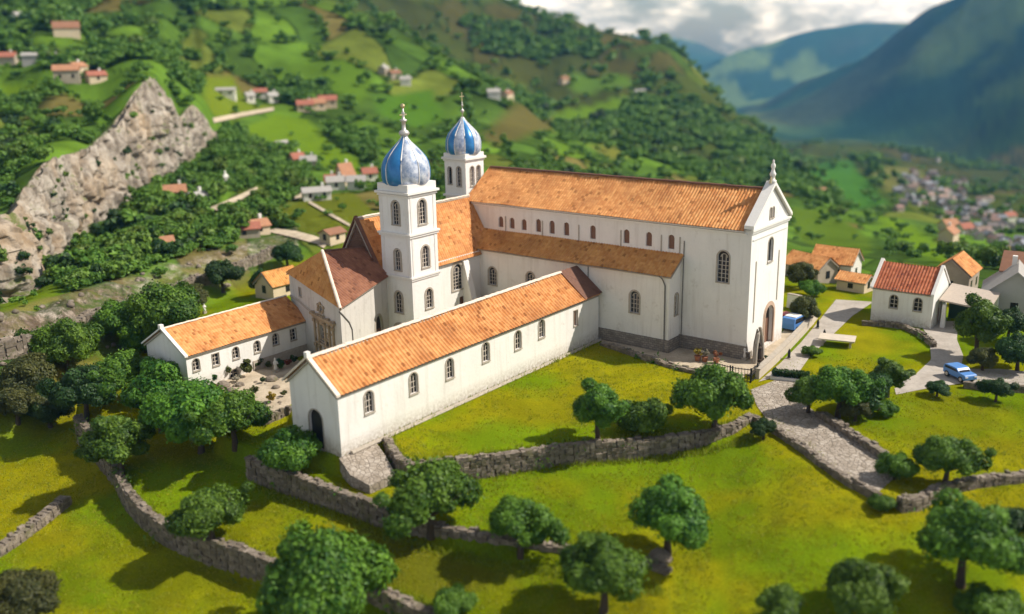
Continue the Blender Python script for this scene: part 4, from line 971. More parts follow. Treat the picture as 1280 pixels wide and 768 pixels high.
for k in range(NTc+14):
    t = min(k/NTc, 1.0); ex = max(0, k-NTc)/14
    hgt = (_top[:, 2]-_foot[:, 2]); h_ = t**1.35
    P_ = _foot*(1-h_)+_top*h_; P_[:, 2] = _foot[:, 2]+hgt*t
    vv = hgt*t; wob = 2.2*(fbm(_s/7, vv/7, 401, 4)-.5)*2
    i1, c1 = cells((_s+wob*2)/6.5, (vv+wob)/9.0, 1.3); i2, c2 = cells((_s+wob)/2.3, (vv+wob*.6)/2.9, 7.7); i3, c3 = cells((_s+.4*wob)/.9, (vv+.3*wob)/1.0, 3.1)
    big = 5.0*(fbm(_s/22, vv/30, 402, 3)-.45)
    dsp = 2.0+big+3.0*(i1-.4)*sstep(.0, .22, c1)+1.3*(i2-.5)*sstep(0, .18, c2)+.35*(i3-.5)-.8*(1-sstep(0, .10, c1))+.7*(fbm(_s/1.6, vv/1.6, 403, 3)-.5)
    fade = np.minimum(1, hgt/7.0)*(sstep(0, 12, _s[-1]-_s)); dsp = dsp*fade*(1-.55*t**6)*(1-ex)
    P_[:, 0] += _nrm[:, 0]*dsp; P_[:, 1] += _nrm[:, 1]*dsp; P_[:, 0] = P_[:, 0]*(1-ex)+_back[:, 0]*ex; P_[:, 1] = P_[:, 1]*(1-ex)+_back[:, 1]*ex; P_[:, 2] += .9*(i2-.5)*fade*t**3*(1-ex)
    if ex > 0: P_[:, 2] = np.maximum((_top[:, 2]+.4*np.sin(ex*3.1)*(i1-.3))*(1-ex)+ex*(height(P_[:, 0], P_[:, 1])-.8), height(P_[:, 0], P_[:, 1])-.8)
    rowsV.append(P_.copy())
CV = np.stack(rowsV, 0); nr_, nc_ = CV.shape[:2]; i0 = (np.arange(nr_-1)[:, None]*nc_+np.arange(nc_-1)[None]).ravel()
cf = NT('cliff_rock'); k1 = cf.noise(.22, 8, .66); k2 = cf.noise(1.1, 6, .7); k3 = cf.noise(.07, 4, .6); stn = cf.noise(.5, 5, .6, sx=(1, 1, .15))
c = cf.mix(cf.ramp(k1, [(.36, (0, 0, 0)), (.6, (1, 1, 1))]), (.20, .165, .13, 1), (.44, .39, .33, 1))
c = cf.mix(cf.ramp(stn, [(.48, (0, 0, 0)), (.62, (.85,)*3)]), c, (.135, .11, .085, 1)); c = cf.mix(cf.ramp(k3, [(.5, (0, 0, 0)), (.66, (.45,)*3)]), c, (.42, .28, .15, 1))
c = cf.mix(cf.ramp(k2, [(.30, (.8,)*3), (.45, (0, 0, 0))]), c, (.10, .08, .06, 1))
gg = cf.new('ShaderNodeNewGeometry'); sx_ = cf.new('ShaderNodeSeparateXYZ'); cf.link(gg.outputs['Normal'], sx_.inputs[0])
gr = cf.math('MULTIPLY', cf.ramp(cf.math('ADD', sx_.outputs[2], cf.math('MULTIPLY', k1, .5)), [(1.02, (0, 0, 0)), (1.16, (1, 1, 1))]), .95)
mo_ = cf.math('MULTIPLY', cf.ramp(cf.noise(.11, 6, .65), [(.54, (0, 0, 0)), (.6, (1, 1, 1))]), cf.ramp(cf.math('ADD', sx_.outputs[2], cf.math('MULTIPLY', k2, .6)), [(.5, (0, 0, 0)), (.75, (.9,)*3)]))
c = cf.mix(mo_, c, (.10, .125, .025, 1)); c = cf.mix(gr, c, (.085, .14, .02, 1)); cf.bump(cf.math('ADD', k2, k1), .35, .9); cf.b.inputs['Roughness'].default_value = .95; cf.col(c)
link('cliff', np_mesh('cliff', CV.reshape(-1, 3), np.stack([i0, i0+1, i0+nc_+1, i0+nc_], 1), [cf.m], smooth=False), kind='structure')

# ------------------------------------------------------------------ roads and paving
def m_paving(name, a, b, mortar, sx, cell=True, dirt=(.2, .16, .12, 1)):
    t = NT(name); p = t.pos()
    vo = t.new('ShaderNodeTexVoronoi', feature='F1'); vo.inputs['Scale'].default_value = sx; t.link(p, vo.inputs['Vector'])
    ve = t.new('ShaderNodeTexVoronoi', feature='DISTANCE_TO_EDGE'); ve.inputs['Scale'].default_value = sx; t.link(p, ve.inputs['Vector'])
    s = t.new('ShaderNodeSeparateColor'); t.link(vo.outputs['Color'], s.inputs[0])
    c = t.mix(s.outputs[0], a, b)
    if cell: c = t.mix(t.ramp(ve.outputs['Distance'], [(.02, (1, 1, 1)), (.07, (0, 0, 0))]), c, mortar)
    c = t.mix(t.ramp(t.noise(.5, 6, .65), [(.42, (0, 0, 0)), (.7, (.8,)*3)]), c, dirt)
    c = t.mix(t.ramp(t.noise(4, 4, .6), [(.5, (0, 0, 0)), (.75, (.35,)*3)]), c, tuple(x*.6 for x in a[:3])+(1,))
    if cell: t.bump(t.ramp(ve.outputs['Distance'], [(.0, (0, 0, 0)), (.12, (1, 1, 1))]), .05, .8)
    else: t.bump(t.noise(6, 5, .7), .04, .7)
    return t.col(c)
M['cobble'] = m_paving('cobbles', (.33, .28, .23, 1), (.47, .41, .35, 1), (.17, .14, .11, 1), 2.0)
M['gravel'] = m_paving('pale_gravel', (.46, .38, .28, 1), (.54, .45, .34, 1), (.3, .25, .2, 1), 8.0, False, (.30, .24, .17, 1))
M['road'] = m_paving('worn_pale_road', (.40, .355, .31, 1), (.46, .41, .36, 1), (.3, .25, .2, 1), 6.0, False, (.30, .26, .22, 1))
def resample(pts, n):
    p = np.array(pts, float); s = np.r_[0, np.cumsum(np.hypot(*np.diff(p, axis=0).T))]; u = np.linspace(0, s[-1], n)
    return np.stack([np.interp(u, s, p[:, k]) for k in range(p.shape[1])], 1)
def drape(name, lpx, rpx, mat, lift=.05, n=40, m=8, kind='structure', z=None, **k):
    l = resample(lpx, n); r = resample(rpx, n)
    wl = np.array([(lambda q: (q[0], q[1]))(fast_at(*p)) for p in l]); wr = np.array([(lambda q: (q[0], q[1]))(fast_at(*p)) for p in r])
    mb = MB(); rows = []
    for i in range(n):
        t = np.linspace(0, 1, m)[:, None]; q = wl[i]*(1-t)+wr[i]*t; zz = height(q[:, 0], q[:, 1])+lift
        rows.append([(x, y, z_) for (x, y), z_ in zip(q, zz)])
    mb.grid(rows, tint=.5); o = mb.build(name, mat, smooth=True); o['kind'] = kind; return tag(o, **k)
drape('road', [(938, 488), (946, 508), (962, 530), (1000, 555), (1060, 598), (1098, 616)], [(1000, 464), (996, 490), (1014, 512), (1048, 536), (1082, 560), (1122, 594)], M['cobble'], n=60, m=14)
drape('road', [(948, 478), (975, 455), (1000, 430), (1025, 400), (1045, 375)], [(1000, 464), (1012, 447), (1040, 420), (1066, 395), (1092, 378)], M['road'], lift=.06)
drape('forecourt', [(862, 452), (940, 470), (985, 440), (1018, 405)], [(866, 440), (930, 450), (975, 420), (1000, 385)], M['gravel'], lift=.07)
drape('terrace_path', [(752, 432), (790, 446), (830, 458), (880, 467), (930, 474)], [(752, 424), (795, 434), (835, 438), (862, 430), (938, 440)], M['gravel'], lift=.08)
drape('path', [(1148, 402), (1162, 425), (1164, 450), (1145, 468), (1118, 484)], [(1198, 402), (1196, 425), (1204, 445), (1200, 466), (1190, 480)], M['road'], lift=.05)
drape('path', [(1118, 486), (1150, 478), (1215, 470), (1290, 478)], [(1120, 494), (1160, 486), (1215, 478), (1290, 490)], M['road'], lift=.05)
drape('path', [(1208, 462), (1250, 462), (1290, 466)], [(1206, 474), (1250, 477), (1290, 480)], M['road'], lift=.07)
rp_px = [(424, 573), (446, 564), (470, 553), (482, 570), (494, 592), (462, 607), (438, 594)]; rp_z = [.02, .02, .03, -.25, -.95, -1.15, -.7]
rp3 = [g(x, y, z_) for (x, y), z_ in zip(rp_px, rp_z)]; cen_ = sum(rp3)/7
mb = MB()
for k in range(7):
    a_, b_ = rp3[k], rp3[(k+1) % 7]; mb.poly([cen_, a_, b_]); mb.poly([a_, a_-np.array([0, 0, 2.5]), b_-np.array([0, 0, 2.5]), b_])
mb.build('stone_ramp', M['cobble'], kind='structure')
drape('courtyard', [(268, 470), (285, 500), (318, 521), (362, 512)], [(300, 462), (345, 455), (372, 450), (385, 462)], M['gravel'], lift=.07)
drape('lane', [(0, 448), (100, 425), (135, 412)], [(0, 438), (100, 415), (138, 404)], M['road'], lift=.06)
drape('lane', [(332, 290), (362, 297), (395, 306), (405, 312)], [(345, 287), (370, 290), (396, 297), (410, 305)], M['gravel'], lift=.2)
drape('lane', [(266, 150), (300, 143), (342, 136)], [(268, 156), (302, 148), (343, 140)], M['gravel'], lift=.6)
drape('lane', [(262, 262), (295, 248), (322, 235)], [(275, 266), (303, 251), (322, 239)], M['gravel'], lift=.4)
drape('lane', [(365, 248), (385, 240), (415, 232)], [(368, 252), (390, 244), (416, 235)], M['gravel'], lift=.4)
drape('lane', [(385, 255), (410, 270), (437, 285)], [(388, 253), (412, 267), (438, 282)], M['gravel'], lift=.3)

# ------------------------------------------------------------------ dry stone walls
def stone_verts(c, ax, ay, lx, ly, lz):
    s = np.array([(-1, -1, -1), (1, -1, -1), (1, 1, -1), (-1, 1, -1), (-1, -1, 1), (1, -1, 1), (1, 1, 1), (-1, 1, 1)], float)*.5
    s += RNG.uniform(-.11, .11, s.shape); s = s*(lx, ly, lz)
    return c+s[:, :1]*ax+s[:, 1:2]*ay+s[:, 2:]*np.array([0, 0, 1.])
def stone_wall(name, pts, thick=.7, lab=None, group=None, cap=True, course=.30, length=.52, both=True, cat='wall'):
    """pts: world points (x, y, z top, z bottom) along the wall's centre"""
    P = np.array(pts, float); s = np.r_[0, np.cumsum(np.hypot(*np.diff(P[:, :2], axis=0).T))]
    f = lambda u: np.array([np.interp(u, s, P[:, k]) for k in range(4)])
    V = []; Fc = []; T = []; n0 = 0
    mb = MB()
    def add(v, t):
        nonlocal n0
        i = len(mb.v); mb.v += [tuple(q) for q in v]
        for q in ((3, 2, 1, 0), (4, 5, 6, 7), (0, 1, 5, 4), (1, 2, 6, 5), (2, 3, 7, 6), (3, 0, 4, 7)): mb.f.append([i+k for k in q]); mb.m.append(0); mb.t.append(t)
    N = max(3, int(s[-1]/.8)); rows = []
    for k in range(N+1):
        u = s[-1]*k/N; q = f(u); q2 = f(min(u+.3, s[-1])); q1 = f(max(u-.3, 0)); d = (q2-q1)[:2]; d /= np.hypot(*d)+1e-9; nrm = np.array([-d[1], d[0]])
        h = thick/2-.12
        rows.append([(q[0]+nrm[0]*h, q[1]+nrm[1]*h, q[3]-.3), (q[0]+nrm[0]*h, q[1]+nrm[1]*h, q[2]-.1), (q[0]-nrm[0]*h, q[1]-nrm[1]*h, q[2]-.1), (q[0]-nrm[0]*h, q[1]-nrm[1]*h, q[3]-.3)])
    mb.grid(rows, 1); mb.poly(rows[0], 1); mb.poly(rows[-1][::-1], 1)
    u = 0
    while u < s[-1]:
        du = length*random.uniform(.6, 1.4); q = f(u+du/2); q1, q2 = f(max(u, 0)), f(min(u+du+.05, s[-1])); d = (q2-q1)[:2]; d /= np.hypot(*d)+1e-9
        ax = np.array([d[0], d[1], 0]); ay = np.array([-d[1], d[0], 0])
        zt = q[2]+.42*(float(fbm(np.array([u*.35]), np.array([P[0, 0]]), 3, 3)[0])-.5)
        for sd in ((1, -1) if both else (-1,)):
            z = q[3]-.25
            while z < zt-.05:
                hh = course*random.uniform(.6, 1.45)
                c = np.array([q[0], q[1], z+hh/2])+ay*sd*(thick/2-.12+random.uniform(-.05, .05))+ax*random.uniform(-.08, .08)
                add(stone_verts(c, ax, ay, du*random.uniform(.8, 1.08), .34, hh*1.06), random.random()); z += hh
        if cap:
            for k in range(random.choice((1, 1, 2))):
                c = np.array([q[0], q[1], zt+.03])+ay*random.uniform(-.12, .12)+ax*random.uniform(-.2, .2)
                add(stone_verts(c, ax, ay, du*random.uniform(.7, 1.05), thick*random.uniform(.75, 1.15)/(1.0 if k == 0 else 1.6), random.uniform(.14, .3)), random.random())
        u += du*.97
    ob = mb.build(name, [M['drystone'], M['core']], label=lab, cat=cat, group=group)
    if cat == 'wall' and s[-1] > 12:                          # ivy and weeds rooted in the wall
        vv = []; tt_ = []
        for k in range(int(s[-1]/2.2)):
            q = f(random.uniform(0, s[-1])); m_ = random.randint(20, 90); sp_ = random.uniform(.2, .6); zc_ = random.choice((q[3]+.2, q[2]-.1, q[2]*.5+q[3]*.5)); ang = random.uniform(0, 6.28)
            c_ = np.array([q[0], q[1], zc_])+np.array([math.cos(ang), math.sin(ang), 0])*thick*.6
            p_ = c_+RNG.normal(size=(m_, 3))*(sp_, sp_, sp_*.6); a_ = RNG.normal(size=(m_, 3))*.10; b_ = RNG.normal(size=(m_, 3))*.10
            vv.append(np.stack([p_-a_, p_-b_*.7, p_+a_, p_+b_*.7], 1).reshape(-1, 3)); tt_.append(np.clip(RNG.random(m_)*.7+random.uniform(-.1, .3), 0, 1))
        vv = np.concatenate(vv); link('ivy', np_mesh('ivy', vv, np.arange(len(vv)).reshape(-1, 4), [M['leaf']], np.concatenate(tt_)), ob)
    return ob
def wall_from_px(px, ztop, drop, n=50, side=.45, zt_add=0.0, **k):
    """ztop: number or function(x, y); the wall stands half on the drop"""
    pts = []
    for x, y in resample(px, n):
        z = ztop if not callable(ztop) else -2.0
        for _ in range(5):
            p = g(x, y, z); z = ztop if not callable(ztop) else float(ztop(p[0], p[1]))
        pts.append((p[0], p[1], z, z-drop))
    return stone_wall(pts=pts, **k)
zz1 = lambda x, y: min(max(K_z1[0]*x+K_z1[1]*y+K_z1[2], -6), -.3)+.28
zz2 = lambda x, y: (K_z2[0]*x+K_z2[1]*y+K_z2[2])+.35
wall_from_px(LAWN_W, .12, 2.3, 70, name='stone_wall', lab='curved dry stone retaining wall along the lower edge of the church lawn')
wall_from_px(WALL1[1:], zz1, 2.6, 84, name='stone_wall', lab='long dry stone terrace wall running diagonally below the long wing, under two rows of trees')
wall_from_px(WALL2, zz2, 3.0, 90, name='stone_wall', lab='winding dry stone wall at the lower left, bending round a grassy corner')
def ground_wall(px, hgt, n=30, **k):
    pts = []
    for x, y in resample(px, n):
        p = fast_at(x, y, hgt)
        pts.append((p.x, p.y, p.z+hgt, p.z-.2))
    return stone_wall(pts=pts, **k)
ground_wall([(-30, 698), (0, 683), (30, 662), (60, 640), (82, 622)], .8, 20, name='stone_wall', lab='low tumbled stone wall at the far left edge of the meadow', thick=.9)
wall_from_px([(1125, 626), (1150, 622), (1180, 607), (1225, 599), (1290, 592)], .3, 1.3, 24, name='stone_wall', lab='low dry stone wall between the two meadows at the right edge')
wall_from_px([(940, 520), (955, 527), (1000, 557), (1060, 600), (1098, 619)], .10, .8, 40, name='kerb_wall', lab='low stone kerb along the lower side of the cobbled road', thick=.5, cat='kerb')
ground_wall([(1024, 514), (1050, 531), (1080, 551), (1104, 567)], .5, 20, name='stone_wall', lab='short stone wall along the upper side of the cobbled road')
ground_wall([(752, 428), (800, 444), (845, 458), (885, 466)], .35, 26, name='stone_wall', lab='low mossy wall edging the lawn beside the aisle plinth', thick=.6)
ground_wall([(1168, 430), (1150, 415), (1128, 406), (1110, 404), (1080, 402)], .5, 20, name='stone_wall', lab='low edging wall curving between the round lawn and the small chapel', thick=.5)
ground_wall([(318, 523), (340, 518), (362, 510)], .5, 12, name='stone_wall', lab='short wall closing the lower side of the gravel courtyard')
ground_wall([(1205, 478), (1240, 482), (1290, 484)], .6, 14, name='stone_wall', lab='short dark wall along the paved path at the right edge', thick=.5)
ground_wall([(188, 368), (215, 358), (250, 345), (285, 334), (325, 318), (345, 308)], 1.6, 34, name='stone_wall', lab='pale retaining wall under the bright strip of grass left of the church', thick=.9, course=.4, length=.8)
ground_wall([(-20, 432), (30, 424), (80, 405), (130, 385), (182, 368)], 1.7, 36, name='stone_wall', lab='rough pale bank wall of big stones at the left, below the bright grass and the cliff', thick=1.1, course=.5, length=.9)
# smooth parapet of the forecourt
def solid_wall(name, px, h, t, mat, coping=None, n=16, **k):
    P = [fast_at(x, y) for x, y in resample(px, n)]; mb = MB(); rows = []; cr_ = []
    for i, p in enumerate(P):
        d = (P[min(i+1, n-1)]-P[max(i-1, 0)]); d.z = 0; d.normalize(); s = Vector((-d.y, d.x, 0))*t/2; b = Vector((0, 0, -.6)); u = Vector((0, 0, h))
        rows.append([p+s+b, p+s+u, p-s+u, p-s+b]); s2 = s*1.35; u2 = u+Vector((0, 0, .12)); cr_.append([p+s2+u, p+s2+u2, p-s2+u2, p-s2+u])
    root = empty(name, P[n//2], **k)
    off = P[n//2]; rows = [[q-off for q in r] for r in rows]; cr_ = [[q-off for q in r] for r in cr_]
    mb.grid(rows); mb.poly(rows[0]); mb.poly(rows[-1][::-1]); mb.build('wall_body', mat, root)
    c = MB(); c.grid(cr_, close=True); c.poly(cr_[0]); c.poly(cr_[-1][::-1]); c.build('coping', coping or M['stone_trim'], root)
    return root
M['parapet'] = m_plain('pale_parapet_render', (.52, .45, .37, 1), .9, var=.25, scale=1.2)
solid_wall('parapet_wall', [(946, 474), (965, 457), (985, 437), (1005, 416), (1020, 398)], 1.1, .5, M['parapet'], label='pale rendered parapet wall between the church forecourt and the road', cat='wall')
# ------------------------------------------------------------------ trees
ICO = None
def ico():
    global ICO
    if ICO is None:
        b = bmesh.new(); bmesh.ops.create_icosphere(b, subdivisions=1, radius=1.0)
        ICO = (np.array([v.co[:] for v in b.verts]), np.array([[v.index for v in f.verts] for f in b.faces])); b.free()
    return ICO
def crown_data(seed, rx, rz, zc, lobes, n, leaf, core=.0, flat=.35):
    r = np.random.default_rng(seed); C = []; Rr = []; ph1, ph2 = r.uniform(0, 6.28, 2)
    for k in range(lobes):
        v = r.normal(size=3); v /= np.linalg.norm(v); v[2] = v[2] if v[2] > -.35 else -v[2]*.6
        q = r.uniform(.35, .82)**.8; dn_ = 1+.32*math.sin(2*math.atan2(v[1], v[0])+ph1)*math.cos(ph2)+.22*math.sin(3*math.atan2(v[1], v[0])+ph2); q = q*(1.22 if r.random() < .18 else 1); C.append(v*(rx*q*dn_, rx*q*dn_, rz*q*r.uniform(.8, 1.15))); Rr.append(rx*r.uniform(.2, .42)*max(.45, 1.2-.55*q))
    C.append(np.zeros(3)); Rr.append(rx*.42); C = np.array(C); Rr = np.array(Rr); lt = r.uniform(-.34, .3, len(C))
    pw = Rr**2/np.sum(Rr**2); li = r.choice(len(C), size=int(n*1.7), p=pw)
    v = r.normal(size=(len(li), 3)); v /= np.linalg.norm(v, axis=1)[:, None]
    rad = Rr[li]*r.uniform(.72, 1.12, len(li))**.8*np.where(r.random(len(li)) < .16, r.uniform(1.0, 1.4, len(li)), 1); p = C[li]+v*rad[:, None]*np.array([1, 1, .88])
    dd_ = np.linalg.norm(p[:, None]-C[None], axis=2)/Rr[None]; keep = (dd_.min(1) > .62) | (r.random(len(li)) < .12)
    keep &= p[:, 2] > -rz*(.75+.2*r.random(len(li)))
    p = p[keep][:n]; v = v[keep][:n]; li = li[keep][:n]; m = len(p)
    nrm = v+p/np.array([rx, rx, rz])*.5+r.normal(size=(m, 3))*.55+np.array([0, 0, .25]); nrm /= np.linalg.norm(nrm, axis=1)[:, None]
    a = np.cross(nrm, r.normal(size=(m, 3))); a /= np.linalg.norm(a, axis=1)[:, None]; b = np.cross(nrm, a)
    s = (leaf*r.uniform(.55, 1.3, m))[:, None]
    V = np.stack([p-a*s, p-b*s*.55+nrm*s*.12, p+a*s, p+b*s*.55+nrm*s*.12], 1).reshape(-1, 3)
    i = np.arange(m)*4; Fc = np.concatenate([np.stack([i, i+1, i+2], 1), np.stack([i, i+2, i+3], 1)])
    t = np.clip(r.uniform(.15, .85, m)+lt[li], 0, 1); T = np.concatenate([t, t])
    if core:
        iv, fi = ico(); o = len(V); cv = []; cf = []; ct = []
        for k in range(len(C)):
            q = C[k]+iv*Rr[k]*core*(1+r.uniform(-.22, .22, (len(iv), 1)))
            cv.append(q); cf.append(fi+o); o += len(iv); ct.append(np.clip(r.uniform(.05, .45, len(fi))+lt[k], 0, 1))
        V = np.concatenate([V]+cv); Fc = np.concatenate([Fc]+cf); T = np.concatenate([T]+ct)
    V = V+np.array([0, 0, zc]); return V, Fc, T
def trunk_mesh(seed, h, r0, spread):
    r = random.Random(seed); mb = MB()
    pts = [(0, 0, -.3)]; x = y = 0
    for k in range(1, 6): x += r.uniform(-.1, .1); y += r.uniform(-.1, .1); pts.append((x, y, h*.62*k/5))
    mb.tube(pts, [r0*1.35, r0*1.05, r0*.9, r0*.8, r0*.65, r0*.4], 8)
    for k in range(6):
        a = 2*math.pi*k/6+r.uniform(-.4, .4); z0 = h*r.uniform(.2, .42); q = spread*r.uniform(.5, .85)
        b = Vector(pts[2 if z0 < h*.3 else 3]); mb.tube([b, b+Vector((q*.45*math.cos(a), q*.45*math.sin(a), h*.14)), b+Vector((q*math.cos(a), q*math.sin(a), h*r.uniform(.25, .4)))], [r0*.45, r0*.3, r0*.1], 6)
    return mb.mesh('trunk', M['bark'], True)
PROTO = {}
def make_proto(key, seed, rx, rz, h, lobes, n, leaf, mat, r0=.2):
    zc = h-rz*1.05
    V, Fc, T = crown_data(seed, rx, rz, zc, lobes, n, leaf)
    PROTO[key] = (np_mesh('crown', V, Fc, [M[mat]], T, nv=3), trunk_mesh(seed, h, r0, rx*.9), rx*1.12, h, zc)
make_proto('round', 1, 2.6, 2.1, 4.7, 40, 19000, .135, 'leaf')
make_proto('broad', 2, 3.0, 1.9, 4.6, 46, 22000, .14, 'leaf')
make_proto('loose', 3, 2.7, 2.2, 5.1, 30, 15000, .14, 'leaf', .22)
make_proto('tall', 4, 2.3, 2.7, 6.0, 38, 17000, .14, 'leaf')
make_proto('bush', 5, 2.2, 1.5, 2.75, 32, 14000, .12, 'leaf', .12)
make_proto('olive', 6, 2.5, 1.9, 4.3, 32, 15000, .13, 'leaf_olive')
make_proto('dark', 7, 2.5, 2.0, 4.3, 38, 16000, .13, 'leaf_dark')
make_proto('round2', 11, 2.6, 2.2, 4.9, 34, 18000, .135, 'leaf', .22)
make_proto('broad2', 12, 3.0, 2.0, 4.7, 38, 20000, .14, 'leaf')
make_proto('dark2', 17, 2.5, 2.1, 4.6, 32, 15000, .13, 'leaf_dark')
make_proto('bush2', 15, 2.2, 1.6, 2.9, 26, 13500, .12, 'leaf', .12)
def tree(cx, cy, wpx, key, label, name='tree', cat='tree', hs=1.0, rz=None, group=None):
    key = key if (key+'2') not in PROTO or random.random() < .5 else key+'2'
    cm, tm, rx, h, zc = PROTO[key]; s = 1.0
    for _ in range(4):
        p = fast_at(cx, cy, zc*s*hs, dmax=2500, n=1500); dist = (Vector((p.x, p.y, p.z+zc*s*hs))-Vector(CP)).length; s = wpx*dist/F/(2*rx)
    root = empty(name, p, rz if rz is not None else random.uniform(0, 6.28), label=label, cat=cat, group=group); root.scale = (s*1.06, s*1.06, s*hs*1.04)
    link('trunk', tm, root); link('crown', cm, root); return root
TREES = [
 (748, 513, 72, 'tall', 'leafy round topped tree on the lawn, leftmost of the three by the lawn wall', .92),
 (808, 522, 74, 'bush', 'dense low tree between two others at the lower lawn wall', 1.1),
 (893, 494, 100, 'broad', 'largest spreading tree on the church lawn, in front of the aisle corner', 1.15),
 (537, 620, 122, 'round', 'big round tree on the terrace wall below the stone ramp', .95),
 (650, 657, 90, 'round', 'round tree on the long terrace wall right of the bigger one below the ramp', 1),
 (755, 716, 122, 'loose', 'wide tree below the terrace wall near the bottom centre', .95),
 (836, 646, 112, 'loose', 'lone tree with a visible trunk standing at the end of the terrace wall', 1.0),
 (402, 730, 160, 'broad', 'largest foreground tree, covering the winding wall at the bottom', 1.15),
 (566, 757, 62, 'bush', 'small bush at the bottom edge beside the foot of the winding wall', 1),
 (262, 645, 92, 'round', 'round tree on the bend of the winding lower wall', .95),
 (147, 556, 78, 'tall', 'bluish green tree at the upper end of the winding lower wall', .85),
 (372, 568, 84, 'round', 'tree in front of the arched door gable of the long wing', .95),
 (197, 498, 96, 'round', 'left tree of the dense clump below the small white wing', 1),
 (245, 518, 114, 'broad', 'broad tree in the middle of the dense clump below the gravel yard', 1.1),
 (290, 522, 86, 'round', 'right tree of the dense clump, beside the courtyard wall', 1),
 (215, 470, 70, 'bush', 'low tree under the gable of the small white wing', 1.1),
 (152, 468, 72, 'round', 'tree between the dark trees left of the small white wing', 1),
 (105, 490, 78, 'dark', 'dark tree at the left above the upper meadow', 1.05),
 (80, 432, 76, 'broad', 'broad tree in front of the rocky bank at the left', 1.1),
 (152, 405, 74, 'round', 'tree below the rocky bank, left of the paler wing roof', 1),
 (207, 392, 92, 'broad', 'bushy tree directly behind the small wing roof', 1.1),
 (180, 425, 60, 'bush', 'short bush beside the bright grass left of the small wing', 1.1),
 (38, 472, 68, 'olive', 'brownish olive tree at the left edge above the meadow', 1),
 (18, 505, 62, 'olive', 'lower olive toned bush at the left edge', .9),
 (60, 512, 60, 'dark', 'small dark tree casting shadow on the upper left meadow', .9),
 (277, 344, 56, 'dark', 'isolated dark grey green bush below the pale retaining wall', .9),
 (330, 352, 34, 'dark', 'dark shrub left of the ornate front of the church', 1.3),
 (358, 318, 42, 'dark', 'dark tree behind the hipped roof of the church', 1),
 (240, 372, 50, 'olive', 'grey green scrub under the isolated dark bush', .8),
 (1012, 492, 56, 'round', 'left tree of the row beside the cobbled road', 1),
 (1050, 488, 74, 'round', 'middle tree of the row beside the cobbled road', 1.05),
 (1083, 490, 62, 'dark', 'darker tree in the row below the round lawn', 1.05),
 (1112, 472, 44, 'tall', 'small upright tree at the right end of the row below the round lawn', .9),
 (1106, 512, 34, 'bush', 'little bush at the foot of the row beside the road', .9),
 (1070, 512, 46, 'olive', 'yellowish scrub under the row of trees beside the road', .8),
 (1185, 575, 72, 'round', 'large round tree in the right meadow by the low wall', 1),
 (1120, 586, 50, 'bush', 'smaller tree at the lower end of the cobbled road', 1.1),
 (1208, 676, 122, 'loose', 'big tree with a dark trunk in the lower right meadow', 1),
 (1078, 738, 96, 'broad', 'tree at the bottom right, half cut by the lower edge', 1.1),
 (975, 760, 66, 'round', 'treetop poking up at the bottom edge right of centre', 1),
 (1225, 408, 58, 'tall', 'tall tree right of the canopy beside the small chapel', 1.05),
 (1262, 405, 46, 'dark', 'dark tree in front of the grey gabled house', 1.1),
 (1275, 440, 52, 'dark', 'dark tree at the right edge above the path', 1.1),
 (1230, 449, 38, 'olive', 'yellow green bush beside the path to the chapel', .9),
 (1004, 388, 40, 'olive', 'small yellowish tree beside the parked vehicles', 1.2),
 (1002, 344, 42, 'olive', 'brownish tree behind the church front corner', 1),
 (1015, 362, 34, 'bush', 'green bush at the road corner behind the church front', 1),
 (955, 536, 36, 'dark', 'dark little bush at the inner corner of the cobbled road', .9),
 (1014, 440, 26, 'bush', 'tiny low shrub on the round lawn by the parapet', .8),
 (1246, 487, 38, 'dark', 'dark shrub below the right path wall', .9),
 (1172, 486, 30, 'dark', 'dark shrub at the left end of the right path wall', .8),
 (1270, 655, 60, 'dark', 'dark bush at the right edge of the lower meadow', .8),
 (30, 745, 90, 'olive', 'blurred olive shrub at the bottom left corner', .8),
 (1240, 765, 80, 'bush', 'low bush at the bottom right corner', .9),
 (1105, 630, 36, 'bush', 'bush in the shade under the lower end of the road', .8),
]
for i, (x, y, w, k, lab, hs) in enumerate(TREES): tree(x, y, w, k, lab, hs=hs, name='shrub' if ('bush' in lab or 'shrub' in lab or 'scrub' in lab) else 'tree', cat='shrub' if ('bush' in lab or 'shrub' in lab or 'scrub' in lab) else 'tree')

# ------------------------------------------------------------------ trees and woods of the hillsides
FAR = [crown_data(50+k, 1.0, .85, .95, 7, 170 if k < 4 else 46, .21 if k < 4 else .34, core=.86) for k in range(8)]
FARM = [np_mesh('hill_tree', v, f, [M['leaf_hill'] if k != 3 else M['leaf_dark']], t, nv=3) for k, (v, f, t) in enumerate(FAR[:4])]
r = np.random.default_rng(5); cand = []
NC = 120000
ca = r.uniform(R_(-31), R_(31.5), NC); cdist = np.exp(r.uniform(math.log(128), math.log(1700), NC)); cx_ = cdist*np.sin(ca); cy_ = cdist*np.cos(ca)
fi_, fe_ = field_info(cx_, cy_)
Dq, Zq = stations(ca)
wood = fbm(cx_/85, cy_/85, 81, 4)
pix = np.clip((fi_*10).astype(int), 0, 9)
wood = fbm(cx_/120, cy_/120, 81, 3)
prob = np.where(wood > .635, 1.0, 0.003)
prob = np.maximum(prob, np.where((pix == 7), .6, 0)); prob = np.maximum(prob, np.where(fe_ < .045, .40, 0))
prob = np.where((ca > R_(15.5)) & (wood < .64), np.where(fe_ < .035, .16, .004), prob)
prob = np.where(cdist < Dq[1]+2.5, 0, prob)
prob = np.where((ca < R_(-12)) & (cdist > Dq[1]+2) & (cdist < Dq[2]-2), .92, prob)         # thicket below the cliff
